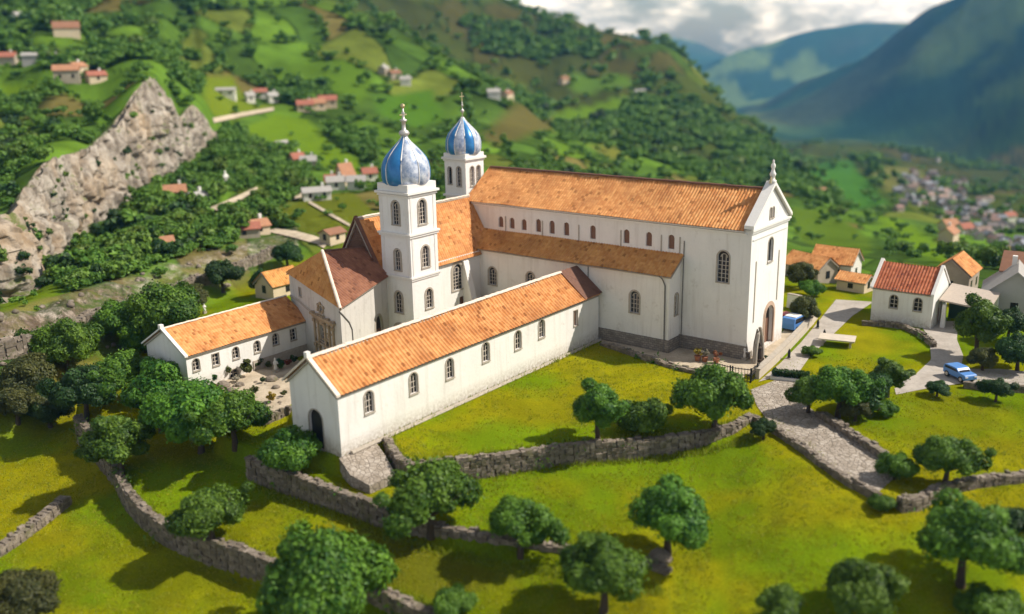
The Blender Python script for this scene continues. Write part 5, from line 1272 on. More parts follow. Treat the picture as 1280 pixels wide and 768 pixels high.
tcq = (cdist-Dq[2])/(Dq[3]-Dq[2]); prob = np.where((ca < R_(-18)) & (cdist > Dq[2]-20) & (tcq < 1.0), np.where(tcq > 0, 0, .25), prob)
prob = np.where((ca > R_(-17)) & (ca < R_(-8)) & (cdist > Dq[2]) & (cdist < Dq[3]), .75, prob)
prob = np.where((cdist > 560) & (cdist < 900) & (ca > R_(-2)) & (ca < R_(17)), np.maximum(prob, np.where(wood > .51, .9, np.where(fe_ < .04, .3, .01))), prob)  # wooded flank of the main hill
prob = np.where((cdist > 640) & (ca < R_(-2)), np.where(wood > .63, .95, np.where(fe_ < .04, .22, .003)), prob)
# polygons that stay clear
def inpx(px): P = wpoly(px); return poly_sd(P, cx_, cy_) > -1
for px, c_, s_ in FIELDS[:-1]: prob = np.where(inpx(px), .015, prob)
for px in ([(258, 268), (330, 232), (330, 244), (270, 275)], [(262, 146), (345, 130), (345, 142), (266, 160)], [(360, 256), (420, 228), (425, 238), (372, 258)], [(300, 300), (330, 284), (410, 300), (440, 330), (380, 330), (345, 308)], [(1160, 355), (1290, 340), (1290, 400), (1160, 400)], [(960, 300), (1100, 300), (1100, 372), (960, 372)]): prob = np.where(inpx(px), 0.0, prob)
HOUSE_PX = []
keep = r.random(NC) < prob*np.clip(.35+260/cdist, .4, 1)
cx_, cy_, cdist, ca = cx_[keep], cy_[keep], cdist[keep], ca[keep]
cz_ = height(cx_, cy_); crad = np.clip(r.lognormal(math.log(2.1), .32, len(cx_)), 1.0, 4.0)*np.clip(cdist/400, .75, 1.7)
nearfoot = (ca < R_(-10)) & (cdist < Dq[2][keep]+6)
crad = np.where(nearfoot, crad*np.where(r.random(len(crad)) < .25, .95, .6), crad)
ftz = (ca < R_(-18)) & (cdist > Dq[2][keep]-20) & (cdist < Dq[3][keep])
crad = np.where(ftz, np.clip(crad, .5, 1.1), crad)
# drop those the hills hide
vis = np.ones(len(cx_), bool)
for t in np.linspace(.12, .97, 46):
    zz_ = H+(cz_+crad*1.9-H)*t; vis &= ~(height(cx_*t, cy_*t) > zz_+.5)
k_ = np.nonzero(vis)[0]
pxx = np.array([proj((cx_[i], cy_[i], cz_[i]+1)) for i in k_]); k_ = k_[(pxx[:, 0] > -40) & (pxx[:, 0] < 1320) & (pxx[:, 1] > -40)]
# thin out overlaps
cellk = {}; sel = []
for i in k_[np.argsort(cdist[k_])]:
    q = (int(cx_[i]/(crad[i]*1.0)), int(cy_[i]/(crad[i]*1.0)), int(math.log(cdist[i])*3))
    if q in cellk: continue
    cellk[q] = 1; sel.append(i)
sel = np.array(sel); print('hill trees', len(sel))
def zone_label(i):
    x, y = proj((cx_[i], cy_[i], cz_[i])); d = cdist[i]
    if x < 330 and d < Dq_at(ca[i]): return 'bushy green tree in the thicket below the rock cliff', 'trees of the thicket below the cliff'
    if x < 330: return 'green tree on the slopes around and above the rock cliff', 'trees around the cliff top'
    if x < 620: return 'green tree on the terraced slope behind the bell towers', 'trees on the terraced slope'
    if x < 1000: return 'green tree on the hillside behind the long nave', 'trees behind the nave'
    return 'green tree on the slope falling to the valley on the right', 'trees on the valley slope'
def Dq_at(a): return float(pchip(STN[2][:, 0], STN[2][:, 1], np.array([a]))[0])+6
app = crad[sel]/cdist[sel]; order = np.argsort(-app)
NI = 290
for j, q in enumerate(order[:NI]):
    i = sel[q]; lab, grp = zone_label(i)
    o = link('hillside_tree', FARM[(i*7) % 4], None, (cx_[i], cy_[i], cz_[i]-.1*crad[i]), float(r.uniform(0, 6.28)), label=lab, cat='tree', group=grp)
    s = crad[i]; o.scale = (s*r.uniform(.85, 1.15), s*r.uniform(.85, 1.15), s*r.uniform(.8, 1.15))
rest = sel[order[NI:]]
VV = []; FF = []; TT = []; off = 0
for i in rest:
    v, f_, t = FAR[(i*5) % 4 if cdist[i] < 330 else 4+(i*5) % 4]
    a = r.uniform(0, 6.28); c_, s_ = math.cos(a), math.sin(a); s = crad[i]
    q = v*np.array([s*r.uniform(.85, 1.2), s*r.uniform(.85, 1.2), s*r.uniform(.6, 1.1)]); q = np.stack([q[:, 0]*c_-q[:, 1]*s_, q[:, 0]*s_+q[:, 1]*c_, q[:, 2]], 1)+np.array([cx_[i], cy_[i], cz_[i]-.1*s])
    VV.append(q); FF.append(f_+off); off += len(v); TT.append(np.clip(t*.8+r.uniform(-.2, .4), 0, 1))
woods = link('woodland', np_mesh('woodland', np.concatenate(VV), np.concatenate(FF), [M['leaf_hill']], np.concatenate(TT), nv=3), None, label='dark green woods and hedgerow trees scattered over the far hillsides', cat='woodland', kind='stuff')

for k in range(64):
    ci = int(RNG.integers(40, 400)); ti = int(RNG.integers(25, 128)); p = CV[ti, ci]; s = float(RNG.uniform(.5, 1.7)**1.1)
    o = link('cliff_bush', FARM[k % 4], None, (p[0], p[1], p[2]-.9*s), float(RNG.uniform(0, 6.28)), label='bush growing from a crack in the pale rock cliff', cat='shrub', group='bushes on the cliff face'); o.scale = (s, s, s)
# ------------------------------------------------------------------ small houses
WALLC = {'white': m_plain('house_white', (.72, .68, .62, 1), .9, var=.12, scale=.8), 'stone': m_plain('house_stone', (.40, .34, .27, 1), .9, var=.35, scale=.9), 'cream': m_plain('house_cream', (.62, .50, .36, 1), .9, var=.15, scale=.8), 'grey': m_plain('house_grey', (.40, .38, .37, 1), .9, var=.15, scale=.8)}
ROOFC = {'orange': m_plain('far_roof_orange', (.38, .19, .11, 1), .85, var=.45, scale=1.5), 'red': m_plain('far_roof_red', (.33, .125, .085, 1), .85, var=.4, scale=1.5), 'grey': m_plain('far_roof_grey', (.36, .34, .32, 1), .85, var=.25, scale=1.5), 'brown': m_plain('far_roof_brown', (.26, .13, .08, 1), .85, var=.3, scale=1.5)}
def house(x, y, lx, ly, hw, hr, deg, wall, roof, label, group=None, name='house', cat='house', win=True, tile=None, chimney=False, z=None, pos=None):
    p = pos or fast_at(x, y)
    if z is not None: q = g(x, y, z); p = Vector(q)
    root = empty(name, p, R_(deg), label=label, cat=cat, group=group)
    mb = MB(); a, b = lx/2, ly/2; zb = -3.0
    for pts in ([(-a, -b, zb), (a, -b, zb), (a, -b, hw), (-a, -b, hw)], [(a, b, zb), (-a, b, zb), (-a, b, hw), (a, b, hw)], [(a, -b, zb), (a, b, zb), (a, b, hw), (a, 0, hr), (a, -b, hw)], [(-a, b, zb), (-a, -b, zb), (-a, -b, hw), (-a, 0, hr), (-a, b, hw)]): mb.poly(pts)
    mb.build('wall', WALLC[wall] if isinstance(wall, str) else wall, root)
    e = .3; k = (hr-hw)/b; zl = hw-k*e
    if tile:
        tiles('roof', root, [(-a-e, -b-e, zl+.06), (a+e, -b-e, zl+.06), (a+e, 0, hr+.1), (-a-e, 0, hr+.1)], tile, .38, .05)
        tiles('roof', root, [(a+e, b+e, zl+.06), (-a-e, b+e, zl+.06), (-a-e, 0, hr+.1), (a+e, 0, hr+.1)], tile, .38, .05)
    else:
        r = MB(); t = Vector((0, 0, .18))
        for s in (-1, 1):
            q = [Vector((-a-e, s*(b+e), zl)), Vector((a+e, s*(b+e), zl)), Vector((a+e, 0, hr)), Vector((-a-e, 0, hr))]; q = q if s < 0 else q[::-1]
            r.prism(q, [v+t for v in q])
        r.build('roof', ROOFC[roof], root)
    if win:
        nx = max(1, int(lx/3))
        for s in (-1, 1):
            for k_ in range(nx):
                w = MB(); cx = -a+(k_+.5)*lx/nx; w.box((cx-.4, s*b-.03, hw*.35), (cx+.4, s*b+.03, hw*.35+1.2)); w.build('window', M['glass'], root)
        for s in (-1, 1):
            w = MB(); w.box((s*a-.03, -.45, hw*.35), (s*a+.03, .45, hw*.35+1.2)); w.build('window', M['glass'], root)
    if chimney:
        c = MB(); c.box((a*.5-.3, .2, hr-1.2), (a*.5+.3, .8, hr+1.0)); c.build('chimney', M['trim'], root)
    return root
# the small chapel on the right
cb = g(1163, 412, 0); cU, cV = cb@Ud, cb@Vd
cV1 = onU(1088, 398, cU)[1]; cE = onU(1165, 367, cU)[2]
cw = 7.0; cl_ = cV1-cV; cr_z = onU(1180, 336, cU+cw/2)[2]
print('chapel', cU, cV, cl_, cE, cr_z)
ch = empty('chapel', W(cU, cV, 0), ROTZ, label='small white chapel with weathered red tiled roof and two arched windows beside the round lawn', cat='chapel')
mb = MB(); ws = []
for x, y in ((1116.5, 385), (1146.5, 389)): p = onU(x, y, cU); ws.append((p[1]-cV, p[2], 1.0, 1.7))
panel(mb, (0, 0, 0), Y_, [(0, -2), (cl_, -2), (cl_, cE), (0, cE)], [arch2d(*w_) for w_ in ws], X_, .3)
panel(mb, (0, 0, 0), X_, [(0, -2), (cw, -2), (cw, cE), (cw/2, cr_z), (0, cE)], [arch2d(cw/2, 0, 1.6, 3.0)], Y_, .4)
panel(mb, (cw, 0, 0), Y_, [(0, -2), (cl_, -2), (cl_, cE), (0, cE)], [], (-1, 0, 0)); panel(mb, (0, cl_, 0), X_, [(0, -2), (cw, -2), (cw, cE), (cw/2, cr_z), (0, cE)], [], (0, -1, 0))
mb.build('wall', M['plaster_clean'], ch)
for v, z, w_, h_ in ws: window(ch, (0, v, z), facing('-U'), w_, h_, 'round', 'cross', .1)
window(ch, (cw/2, 0, 0), 0, 1.6, 3.0, 'round', 'door', .2, name='chapel_door')
tiles('roof', ch, [(-.3, cl_+.2, cE-.2), (-.3, .25, cE-.2), (cw/2, .25, cr_z+.05), (cw/2, cl_+.2, cr_z+.05)], M['tile_red'], .4, .06)
tiles('roof', ch, [(cw+.3, .25, cE-.2), (cw+.3, cl_+.2, cE-.2), (cw/2, cl_+.2, cr_z+.05), (cw/2, .25, cr_z+.05)], M['tile_red'], .4, .06, rows=3)
for s, v0 in ((-.4, -.1), (cw+.4, -.1)):
    for v0 in (-.12, cl_-.1):
        mb = MB()
        A_, B_ = Vector((s, v0, cE-.3)), Vector((cw/2, v0, cr_z+.2)); t = Vector((0, 0, .25)); y = Vector((0, .4, 0)); mb.prism([A_, B_, B_+y, A_+y], [A_+t, B_+t, B_+y+t, A_+y+t]); mb.build('gable_coping', M['trim'], ch)
# canopy beside it
cn = empty('canopy', W(cU+1.5, cV-6.2, 0), ROTZ, label='pale sloping canopy on white posts with dark green opening beside the small chapel', cat='canopy')
mb = MB(); mb.prism([(0, 0, 3.0), (6, 0, 3.9), (6, 5.9, 4.4), (0, 5.9, 3.5)], [(0, 0, 3.2), (6, 0, 4.1), (6, 5.9, 4.6), (0, 5.9, 3.7)]); mb.build('roof_slab', m_plain('pale_pink_render', (.44, .37, .31, 1), .9, var=.2), cn)
for x, y in ((.2, .3), (5.7, .3), (.2, 5.2)):
    mb = MB(); mb.prism([(x-.35, y-.3, -1), (x+.35, y-.3, -1), (x+.35, y+.3, -1), (x-.35, y+.3, -1)], [(x-.2, y-.2, 3.0+x*.15), (x+.2, y-.2, 3.0+x*.15), (x+.2, y+.2, 3.05+x*.15), (x-.2, y+.2, 3.05+x*.15)]); mb.build('post', M['trim'], cn)
mb = MB(); mb.box((5.3, .7, -1), (5.5, 5.8, 3.6)); mb.build('green_door', m_plain('dark_green_paint', (.03, .065, .045, 1), .6), cn)
UD = 90-math.degrees(YAW)
def hpos(x, y): return fast_at(x, y)
house(1044, 350, 6.4, 5, 3.4, 5.4, UD+90, 'white', 'orange', 'white house with bright orange roof beyond the road behind the church front', tile=M['tile'])
house(1012, 350, 7, 4.6, 2.6, 4.2, UD+70, 'stone', 'orange', 'stone walled house with long orange roof peeking out behind the church front corner', tile=M['tile'])
house(1068, 363, 4.2, 3.2, 1.8, 2.6, UD+85, 'cream', 'orange', 'low annex with small orange roof between the white house and the chapel', tile=M['tile'])
house(1192, 366, 6, 5, 3.5, 5.5, UD, 'stone', 'orange', 'brick coloured house with tiled roof right behind the small chapel', tile=M['tile'])
house(1266, 390, 8, 7.5, 3.0, 6.2, UD+10, 'grey', 'grey', 'grey gabled house with a white chimney at the right edge', chimney=True)
house(1292, 372, 8, 6, 4, 6, UD+95, 'cream', 'brown', 'cream house with a brown roof behind the grey gabled house at the right edge')
# low orange roof left of the ornate front and the outbuilding behind
house(349, 368, 5.5, 4.5, 2.2, 4.0, UD, 'cream', 'orange', 'house with orange roof tucked behind the ornate front and the left wing', tile=M['tile_worn'])
house(416, 303, 3.8, 3.0, 1.9, 2.6, UD, 'cream', 'brown', 'small cream outbuilding with low brown roof behind the transept gable')
HL = [
 (85, 103, 12, 8, 6, 8.5, 20, 'stone', 'orange', 'old stone house with orange roof on the crest above the cliff', None),
 (98, 98, 8, 7, 6, 8, 70, 'cream', 'orange', 'narrow orange walled house beside the old stone house above the cliff', None),
 (121, 103, 9, 7, 3.5, 5.5, 40, 'cream', 'red', 'low house with a reddish roof right of the old stone house above the cliff', None),
 (8, 80, 12, 8, 4, 6.5, 10, 'stone', 'red', 'house with a red roof cut by the left edge', None),
 (84, 45, 16, 10, 5, 9, 25, 'cream', 'brown', 'brownish house high on the top left hillside', None),
 (30, 28, 14, 9, 4, 7, 60, 'white', 'grey', 'pale house among trees near the top left corner', None),
 (50, 76, 18, 7, 3, 4.5, 15, 'grey', 'grey', 'long grey roofed shed left of the old stone house', None),
 (283, 121, 11, 7, 4, 5.2, 10, 'white', 'grey', 'white house with a pale grey roof on the bright field below the hillside', None),
 (313, 128, 5, 5, 4, 6, 30, 'white', 'grey', 'tiny white cottage right of the grey roofed white house', None),
 (326, 122, 8, 6, 3.5, 5.5, 15, 'white', 'red', 'cottage with a red roof at the end of the white lane', None),
 (341, 128, 6, 5, 4, 6, 35, 'white', 'grey', 'white cottage at the right end of the white lane', None),
 (382, 139, 10, 8, 4, 6.5, 15, 'cream', 'red', 'left house of the red roofed row on the slope', None),
 (396, 137, 10, 8, 4, 6.5, 20, 'cream', 'orange', 'middle house of the red roofed row on the slope', None),
 (410, 133, 11, 8, 4, 6.5, 12, 'cream', 'red', 'right house of the red roofed row on the slope', None),
 (372, 207, 6, 5, 3.5, 5.8, 40, 'cream', 'red', 'little house with vivid red roof below the bright field', None),
 (386, 210, 7, 5, 3.5, 5.5, 10, 'stone', 'grey', 'stone cottage beside the little vivid red roof', None),
 (352, 188, 8, 5, 3, 4.6, 60, 'white', 'grey', 'white hut at the lower edge of the bright field', None),
 (396, 250, 10, 5, 3.2, 4.6, 20, 'white', 'grey', 'long white house on the terrace left of the near dome', None),
 (420, 237, 7, 5, 3.4, 5.2, 15, 'white', 'grey', 'white house just right of the long white one on the terrace', None),
 (413, 235, 4, 4, 3.0, 5.2, 15, 'cream', 'red', 'tiny red roofed house between the white terrace houses', None),
 (432, 232, 6, 6, 4.5, 9.0, 45, 'cream', 'orange', 'house with a tall orange peaked roof on the terrace', None),
 (446, 237, 7, 5, 3.6, 5.4, 5, 'white', 'grey', 'white house right of the tall orange peaked roof', None),
 (462, 226, 6, 5, 3.5, 5.5, 20, 'white', 'red', 'white cottage with a red roof left of the near dome', None),
 (220, 250, 7, 5, 3.2, 5.2, 20, 'white', 'orange', 'orange roofed house in the trees right of the cliff', None),
 (248, 258, 6, 5, 3, 4.8, 50, 'white', 'grey', 'pale house in the trees next to the orange roof right of the cliff', None),
 (205, 316, 5, 4, 2.4, 4.2, 30, 'cream', 'orange', 'little orange roof among bushes below the cliff', None),
 (305, 296, 9, 5, 2.6, 4.0, 20, 'stone', 'red', 'low red roofed buildings on the terrace left of the church, longer one', None),
 (322, 292, 6, 5, 2.6, 4.2, 40, 'cream', 'orange', 'shorter orange roofed shed on the terrace left of the church', None),
 (507, 106, 8, 6, 4, 6, 10, 'white', 'grey', 'white farmhouse among trees above the near dome', None),
 (493, 98, 9, 7, 4, 6, 40, 'stone', 'brown', 'brown roofed farmhouse left of the white one above the near dome', None),
 (480, 92, 8, 6, 4, 6, 70, 'stone', 'grey', 'grey farmhouse farthest left in the clump above the near dome', None),
 (617, 122, 9, 6, 4, 6, 10, 'white', 'grey', 'pale farmhouse above the rear dome on the spur', None),
 (634, 124, 9, 6, 4, 6, 60, 'cream', 'brown', 'brown roofed farmhouse right of the rear dome on the spur', None),
 (800, 121, 12, 9, 5, 8, 10, 'white', 'grey', 'lone white farmhouse on the big hill above the nave', None),
 (705, 104, 12, 9, 5, 8, 40, 'cream', 'brown', 'brown farmhouse high on the big hill', None),
 (1008, 243, 9, 7, 4, 6.5, 20, 'white', 'grey', 'white house beside the wood just right of the gable finial', None),
 (1000, 236, 9, 7, 4, 6.5, 60, 'cream', 'red', 'red roofed house above the white one right of the gable finial', None),
 (1022, 246, 12, 8, 4, 6, 25, 'stone', 'orange', 'long orange roofed farm on the valley slope', None),
 (1036, 243, 9, 7, 4, 6.5, 50, 'cream', 'brown', 'brown roofed farm at the right end of the valley slope group', None),
 (1185, 290, 12, 9, 6, 9.5, 20, 'cream', 'orange', 'upper orange house at the edge of the valley village', None),
 (1185, 302, 13, 9, 6, 9.5, 50, 'cream', 'orange', 'lower orange house at the edge of the valley village', None),
 (1205, 293, 10, 8, 5, 8, 20, 'white', 'red', 'pinkish house right of the two orange houses in the valley', None),
 (1260, 277, 12, 9, 6, 9, 20, 'white', 'red', 'bright pink roofed house at the right end of the valley village', None),
]
for x, y, lx, ly, hw, hr, dg_, wl, rf, lab, _ in HL:
    k_s = .62 if y < 112 else .66
    if x > 1100: k_s = .5
    house(x, y, lx*k_s, ly*k_s, hw*k_s, hr*k_s, dg_, wl, rf, lab, win=(y > 100 and x < 480), chimney=(x*7+y*3) % 5 < 3)
# the village on the valley floor
VP = []
VW = [m_plain('village_wall', c_, .9, var=.15) for c_ in ((.46, .42, .40, 1), (.45, .38, .31, 1), (.33, .31, .31, 1), (.55, .51, .47, 1))]
VR = [m_plain('village_roof', c_, .9, var=.3) for c_ in ((.20, .17, .17, 1), (.26, .17, .15, 1), (.22, .23, .26, 1), (.28, .20, .17, 1))]
for k, (wl, rf, nm) in enumerate((('white', 'brown', 'pale village house with brown roof down in the valley'), ('cream', 'red', 'cream village house with red roof down in the valley'), ('stone', 'grey', 'grey roofed village house down in the valley'), ('white', 'orange', 'white village house with orange roof down in the valley'))):
    mb = MB(); a, b, hw, hr = 6, 5, 6.5, 10; zb = -4
    for pts in ([(-a, -b, zb), (a, -b, zb), (a, -b, hw), (-a, -b, hw)], [(a, b, zb), (-a, b, zb), (-a, b, hw), (a, b, hw)], [(a, -b, zb), (a, b, zb), (a, b, hw), (a, 0, hr), (a, -b, hw)], [(-a, b, zb), (-a, -b, zb), (-a, -b, hw), (-a, 0, hr), (-a, b, hw)]): mb.poly(pts)
    for s in (-1, 1):
        q = [Vector((-a-.4, s*(b+.5), hw-.3)), Vector((a+.4, s*(b+.5), hw-.3)), Vector((a+.4, 0, hr+.1)), Vector((-a-.4, 0, hr+.1))]; q = q if s < 0 else q[::-1]; mb.prism(q, [v+Vector((0, 0, .3)) for v in q], 1)
    VP.append((mb.mesh('village_house', [VW[k], VR[k]]), nm))
rv = random.Random(3); taken = []
n_v = 0
while n_v < 120:
    t = rv.gauss(0, 1); x = 1185+rv.gauss(0, 38); y = 250+(x-1185)*.33+rv.gauss(0, 13)
    if x > 1278 or x < 1110 or any(abs(x-a)+1.6*abs(y-b) < 5 for a, b in taken): continue
    if n_v > 98: x = 1215+rv.uniform(0, 62); y = 292+rv.uniform(-8, 30)*(x-1200)/70
    p = fast_at(x, y)
    if p is None or math.hypot(p.x, p.y) > 2200: continue
    taken.append((x, y)); k = rv.choice((0, 0, 1, 2, 2, 3)); me_, lab = VP[k]; d_ = math.hypot(p.x, p.y)
    o = link('village_house', me_, None, p, rv.uniform(0, 3.14), label=lab, cat='house', group=['brown roofed', 'red roofed', 'grey roofed', 'orange roofed'][k]+' houses of the valley village'); s = rv.uniform(.40, .62)*min(1.3, max(.55, d_/900)); o.scale = (s, s*rv.uniform(.8, 1.2), s); n_v += 1

# ------------------------------------------------------------------ smaller things by the church
def put(name, px, py, label, cat, rz=ROTZ, **k): return empty(name, fast_at(px, py)+Vector((0, 0, .06)), rz, label=label, cat=cat, **k)
# pointed stone shrine at the foot of the church front
sh = empty('shrine', W(98.6, 41.7, .0), ROTZ, label='pointed stone shrine with a dark niche at the foot of the entrance front corner', cat='shrine')
mb = MB()
for s in (-1, 1): mb.tube([(s*1.0, 0, -.3), (s*.95, 0, 1.2), (s*.75, 0, 2.4), (s*.4, 0, 3.4), (0, 0, 4.1)], [.3, .27, .25, .22, .2], 8)
mb.build('arch', M['stone_trim'], sh)
mb = MB(); mb.prism([(-.9, .25, -.3), (.9, .25, -.3), (.7, .25, 2.4), (0, .25, 3.9), (-.7, .25, 2.4)], [(-.9, .4, -.3), (.9, .4, -.3), (.7, .4, 2.4), (0, .4, 3.9), (-.7, .4, 2.4)]); mb.build('back_slab', M['plinth'], sh)
mb = MB(); mb.lathe([(0, 0), (.38, 0), (.34, .5), (.26, 1.0), (.3, 1.3), (.14, 1.5), (.17, 1.7), (.1, 1.88), (0, 1.9)], 12, (0, -.05, .4)); mb.box((-.5, -.5, -.3), (.5, .24, .4)); mb.build('figure', M['dark_wood'], sh)
def statue(px, py, s, mat, label, name='statue'):
    o = put(name, px, py, label, 'statue'); mb = MB(); mb.box((-.3*s, -.3*s, -.3), (.3*s, .3*s, .35*s)); mb.build('pedestal', M['stone_trim'], o)
    b = MB(); b.lathe([(0, .35), (.24, .35), (.27, .6), (.2, 1.0), (.27, 1.3), (.22, 1.5), (.08, 1.6), (.13, 1.72), (.13, 1.84), (.06, 1.95), (0, 1.97)], 12, mod=None); b.v = [(x*s, y*s*.8, z*s) for x, y, z in b.v]
    b.tube([(-.25*s, 0, 1.4*s), (-.3*s, -.15*s, 1.1*s), (-.05*s, -.28*s, 1.15*s)], [.09*s, .08*s, .06*s], 6); b.tube([(.25*s, 0, 1.4*s), (.3*s, -.15*s, 1.1*s), (.05*s, -.28*s, 1.2*s)], [.09*s, .08*s, .06*s], 6)
    b.build('figure', mat, o, smooth=True); return o
statue(931, 451, 1.0, M['trim'], 'pale statue standing between the dark plinth and the pointed shrine')
statue(951, 445, .75, M['trim'], 'smaller pale statue on the right side of the pointed shrine')
def potted(px, py, s, leafmat, label, pot=True, cat='plant', name='potted_plant'):
    o = put(name, px, py, label, cat)
    if pot: mb = MB(); mb.lathe([(0, 0), (.24*s, 0), (.34*s, .5*s), (.36*s, .55*s), (.3*s, .55*s), (.28*s, .48*s), (0, .48*s)], 14); mb.build('pot', m_plain('terracotta', (.34, .14, .07, 1), .85), o)
    V, Fc, T = crown_data(int(px*7+py), .55*s, .6*s, (.95 if pot else .5)*s, 6, 420, .11*s); link('leaves', np_mesh('leaves', V, Fc, [leafmat], T, nv=3), o); return o
M['flower_y'] = m_leaf('flower_yellow', (.10, .12, .02, 1), (.60, .42, .06, 1), (.4, .3, .05, 1)); M['flower_r'] = m_leaf('flower_red', (.06, .05, .02, 1), (.34, .07, .04, 1), (.3, .1, .05, 1)); M['flower_w'] = m_leaf('flower_white', (.10, .10, .05, 1), (.55, .48, .40, 1), (.4, .35, .25, 1))
potted(879, 437, 1.2, M['leaf_olive'], 'yellow green plant against the dark plinth of the nave')
potted(912, 442, 1.5, M['flower_y'], 'tall yellow flowering plant against the dark nave plinth')
potted(872, 452, 1.2, M['flower_y'], 'pot of ochre flowers on the terrace path, left one')
potted(881, 453, 1.1, M['flower_w'], 'pot of whitish flowers on the terrace path')
potted(895, 455, 1.1, M['flower_r'], 'pot of dark red flowers at the edge of the terrace path')
potted(858, 436, .9, M['leaf_dark'], 'dark little plant at the inner corner of the aisle and nave', False, 'shrub', 'shrub')
potted(958, 458, .9, M['leaf_dark'], 'dark plant by the end of the parapet wall')
# iron fence at the end of the terrace
def fence(name, pxs, hgt, label):
    P = [fast_at(x, y) for x, y in pxs]; root = empty(name, P[0], 0, label=label, cat='fence'); o = P[0]
    rl = MB(); bars = MB()
    for a, b in zip(P[:-1], P[1:]):
        a = a-o; b = b-o; Ln = (b-a).length
        for z in (.15, hgt*.55, hgt): rl.tube([a+Vector((0, 0, z)), b+Vector((0, 0, z))], .05, 6)
        n = max(2, int(Ln/.32))
        for k in range(n+1): q = a.lerp(b, k/n); bars.tube([q+Vector((0, 0, 0)), q+Vector((0, 0, hgt+.12))], .028, 5)
        for k in range(int(Ln/2)+1):
            q = a.lerp(b, min(1, k*2/Ln)); pm = MB(); pm.box((q.x-.07, q.y-.07, q.z-.3), (q.x+.07, q.y+.07, q.z+hgt+.2)); pm.build('post', M['iron'], root)
    rl.build('rail', M['iron'], root); bars.build('bars', M['iron'], root); return root
fence('iron_fence', [(893, 470), (915, 476), (938, 479), (949, 470)], 1.5, 'dark iron railing at the corner of the terrace above the spreading tree')
# clipped hedge in a stone trough
hb = put('hedge_planter', 988, 475, 'dark clipped hedge in a pale stone trough at the road bend', 'planter', rz=R_(-22))
mb = MB(); mb.box((-2.1, -.6, -.4), (2.1, .6, .3)); mb.build('trough', M['trim'], hb)
v_ = RNG.uniform(-1, 1, (1800, 3))*(1.95, .48, .38)+(0, 0, .62); nq = len(v_); a_ = RNG.normal(size=(nq, 3))*.07; b_ = RNG.normal(size=(nq, 3))*.07
link('hedge', np_mesh('hedge', np.stack([v_-a_, v_-b_, v_+a_, v_+b_], 1).reshape(-1, 3), np.arange(nq*4).reshape(-1, 4), [M['leaf_dark']], RNG.random(nq)), hb)
for px, py, lab in ((986, 449, 'dark pointed post on the verge below the parapet wall'), (1022, 411, 'dark post at the upper end of the parapet wall'), (1030, 424, 'dark rounded post beside the white table top')):
    o = put('bollard', px, py, lab, 'bollard'); mb = MB(); mb.lathe([(0, -.2), (.2, -.2), (.2, .2), (.15, .3), (.17, .8), (.1, 1.05), (0, 1.25)], 10); mb.build('shaft', M['iron'], o, smooth=True)
    mb = MB(); mb.box((-.26, -.26, -.25), (.26, .26, .12)); mb.build('foot', M['stone_trim'], o)
# white slab table by the round lawn
tb = put('slab_table', 1046, 431, 'flat white slab table at the corner of the round lawn', 'table', rz=ROTZ+.25)
mb = MB(); mb.box((-1.3, -2.1, .75), (1.3, 2.1, .9)); mb.build('top', M['parapet'], tb)
for x in (-.9, .9):
    for y in (-1.6, 1.6): mb = MB(); mb.box((x-.12, y-.12, -.2), (x+.12, y+.12, .747)); mb.build('leg', M['stone_trim'], tb)
# vehicles beside the church front
def vehicle(px, py, rz, L_, W_, Ht, paint, roofm, label, name, cat, van=False):
    o = put(name, px, py, label, cat, rz=rz); mb = MB(); hl, hw_ = L_/2, W_/2; z0, zb, zr = .35, .95 if not van else 1.05, Ht
    prof = [(-hl, z0), (hl, z0), (hl, zb*.85), (hl*.92, zb), (hl*.45, zb+.05), (hl*.2 if not van else hl*.38, zr-.06), (hl*.05, zr), (-hl*.75, zr), (-hl*.93, zr-.1), (-hl, zb)]
    mb.prism([(x, -hw_, z) for x, z in prof], [(x, hw_, z) for x, z in prof]); b = mb.build('body', paint, o)
    bv = b.modifiers.new('bevel', 'BEVEL'); bv.width = .08; bv.segments = 2
    for s in (-1, 1):
        g_ = MB()
        y = s*(hw_+.012); q = [(-hl*.85, y, zb+.05), (hl*.36, y, zb+.05), (hl*.16, y, zr-.14), (-hl*.82, y, zr-.14)]; g_.poly(q if s < 0 else q[::-1]); g_.build('side_window', M['glass'], o)
    wsn = MB(); x0, x1 = hl*.46, (hl*.21 if not van else hl*.39); wsn.poly([(x0+.02, -hw_*.86, zb+.09), (x0+.02, hw_*.86, zb+.09), (x1+.03, hw_*.82, zr-.14), (x1+.03, -hw_*.82, zr-.14)]); wsn.build('windscreen', M['glass'], o)
    if roofm: rf = MB(); rf.box((-hl*.72, -hw_*.86, zr+.004), (hl*.02, hw_*.86, zr+.09)); rf.build('roof_panel', roofm, o)
    for x in (-hl*.62, hl*.62):
        for s in (-1, 1):
            t = MB(); t.tube([(x, s*(hw_-.2), .34), (x, s*(hw_+.02), .34)], .34, 18); w = t.build('wheel', M['iron'], o); q = MB(); q.tube([(x, s*(hw_-.02), .34), (x, s*(hw_+.035), .34)], .2, 12); q.build('rim', M['silver'], w)
    for s in (-1, 1): h = MB(); h.box((hl-.02, s*hw_*.72-.16, zb*.68), (hl+.03, s*hw_*.72+.16, zb*.84)); h.build('headlight', M['trim'], o)
    return o
pb_ = m_plain('blue_car_paint', (.10, .24, .55, 1), .3, var=.05); pr_ = m_plain('red_car_paint', (.50, .05, .025, 1), .3, var=.05); pl_ = m_plain('pale_blue_car_paint', (.22, .38, .58, 1), .3, var=.05)
vehicle(994, 411, ROTZ-.1, 4.3, 1.8, 1.85, pb_, M['trim'], 'blue van with a pale roof parked beside the church front', 'parked_van', 'van', True)
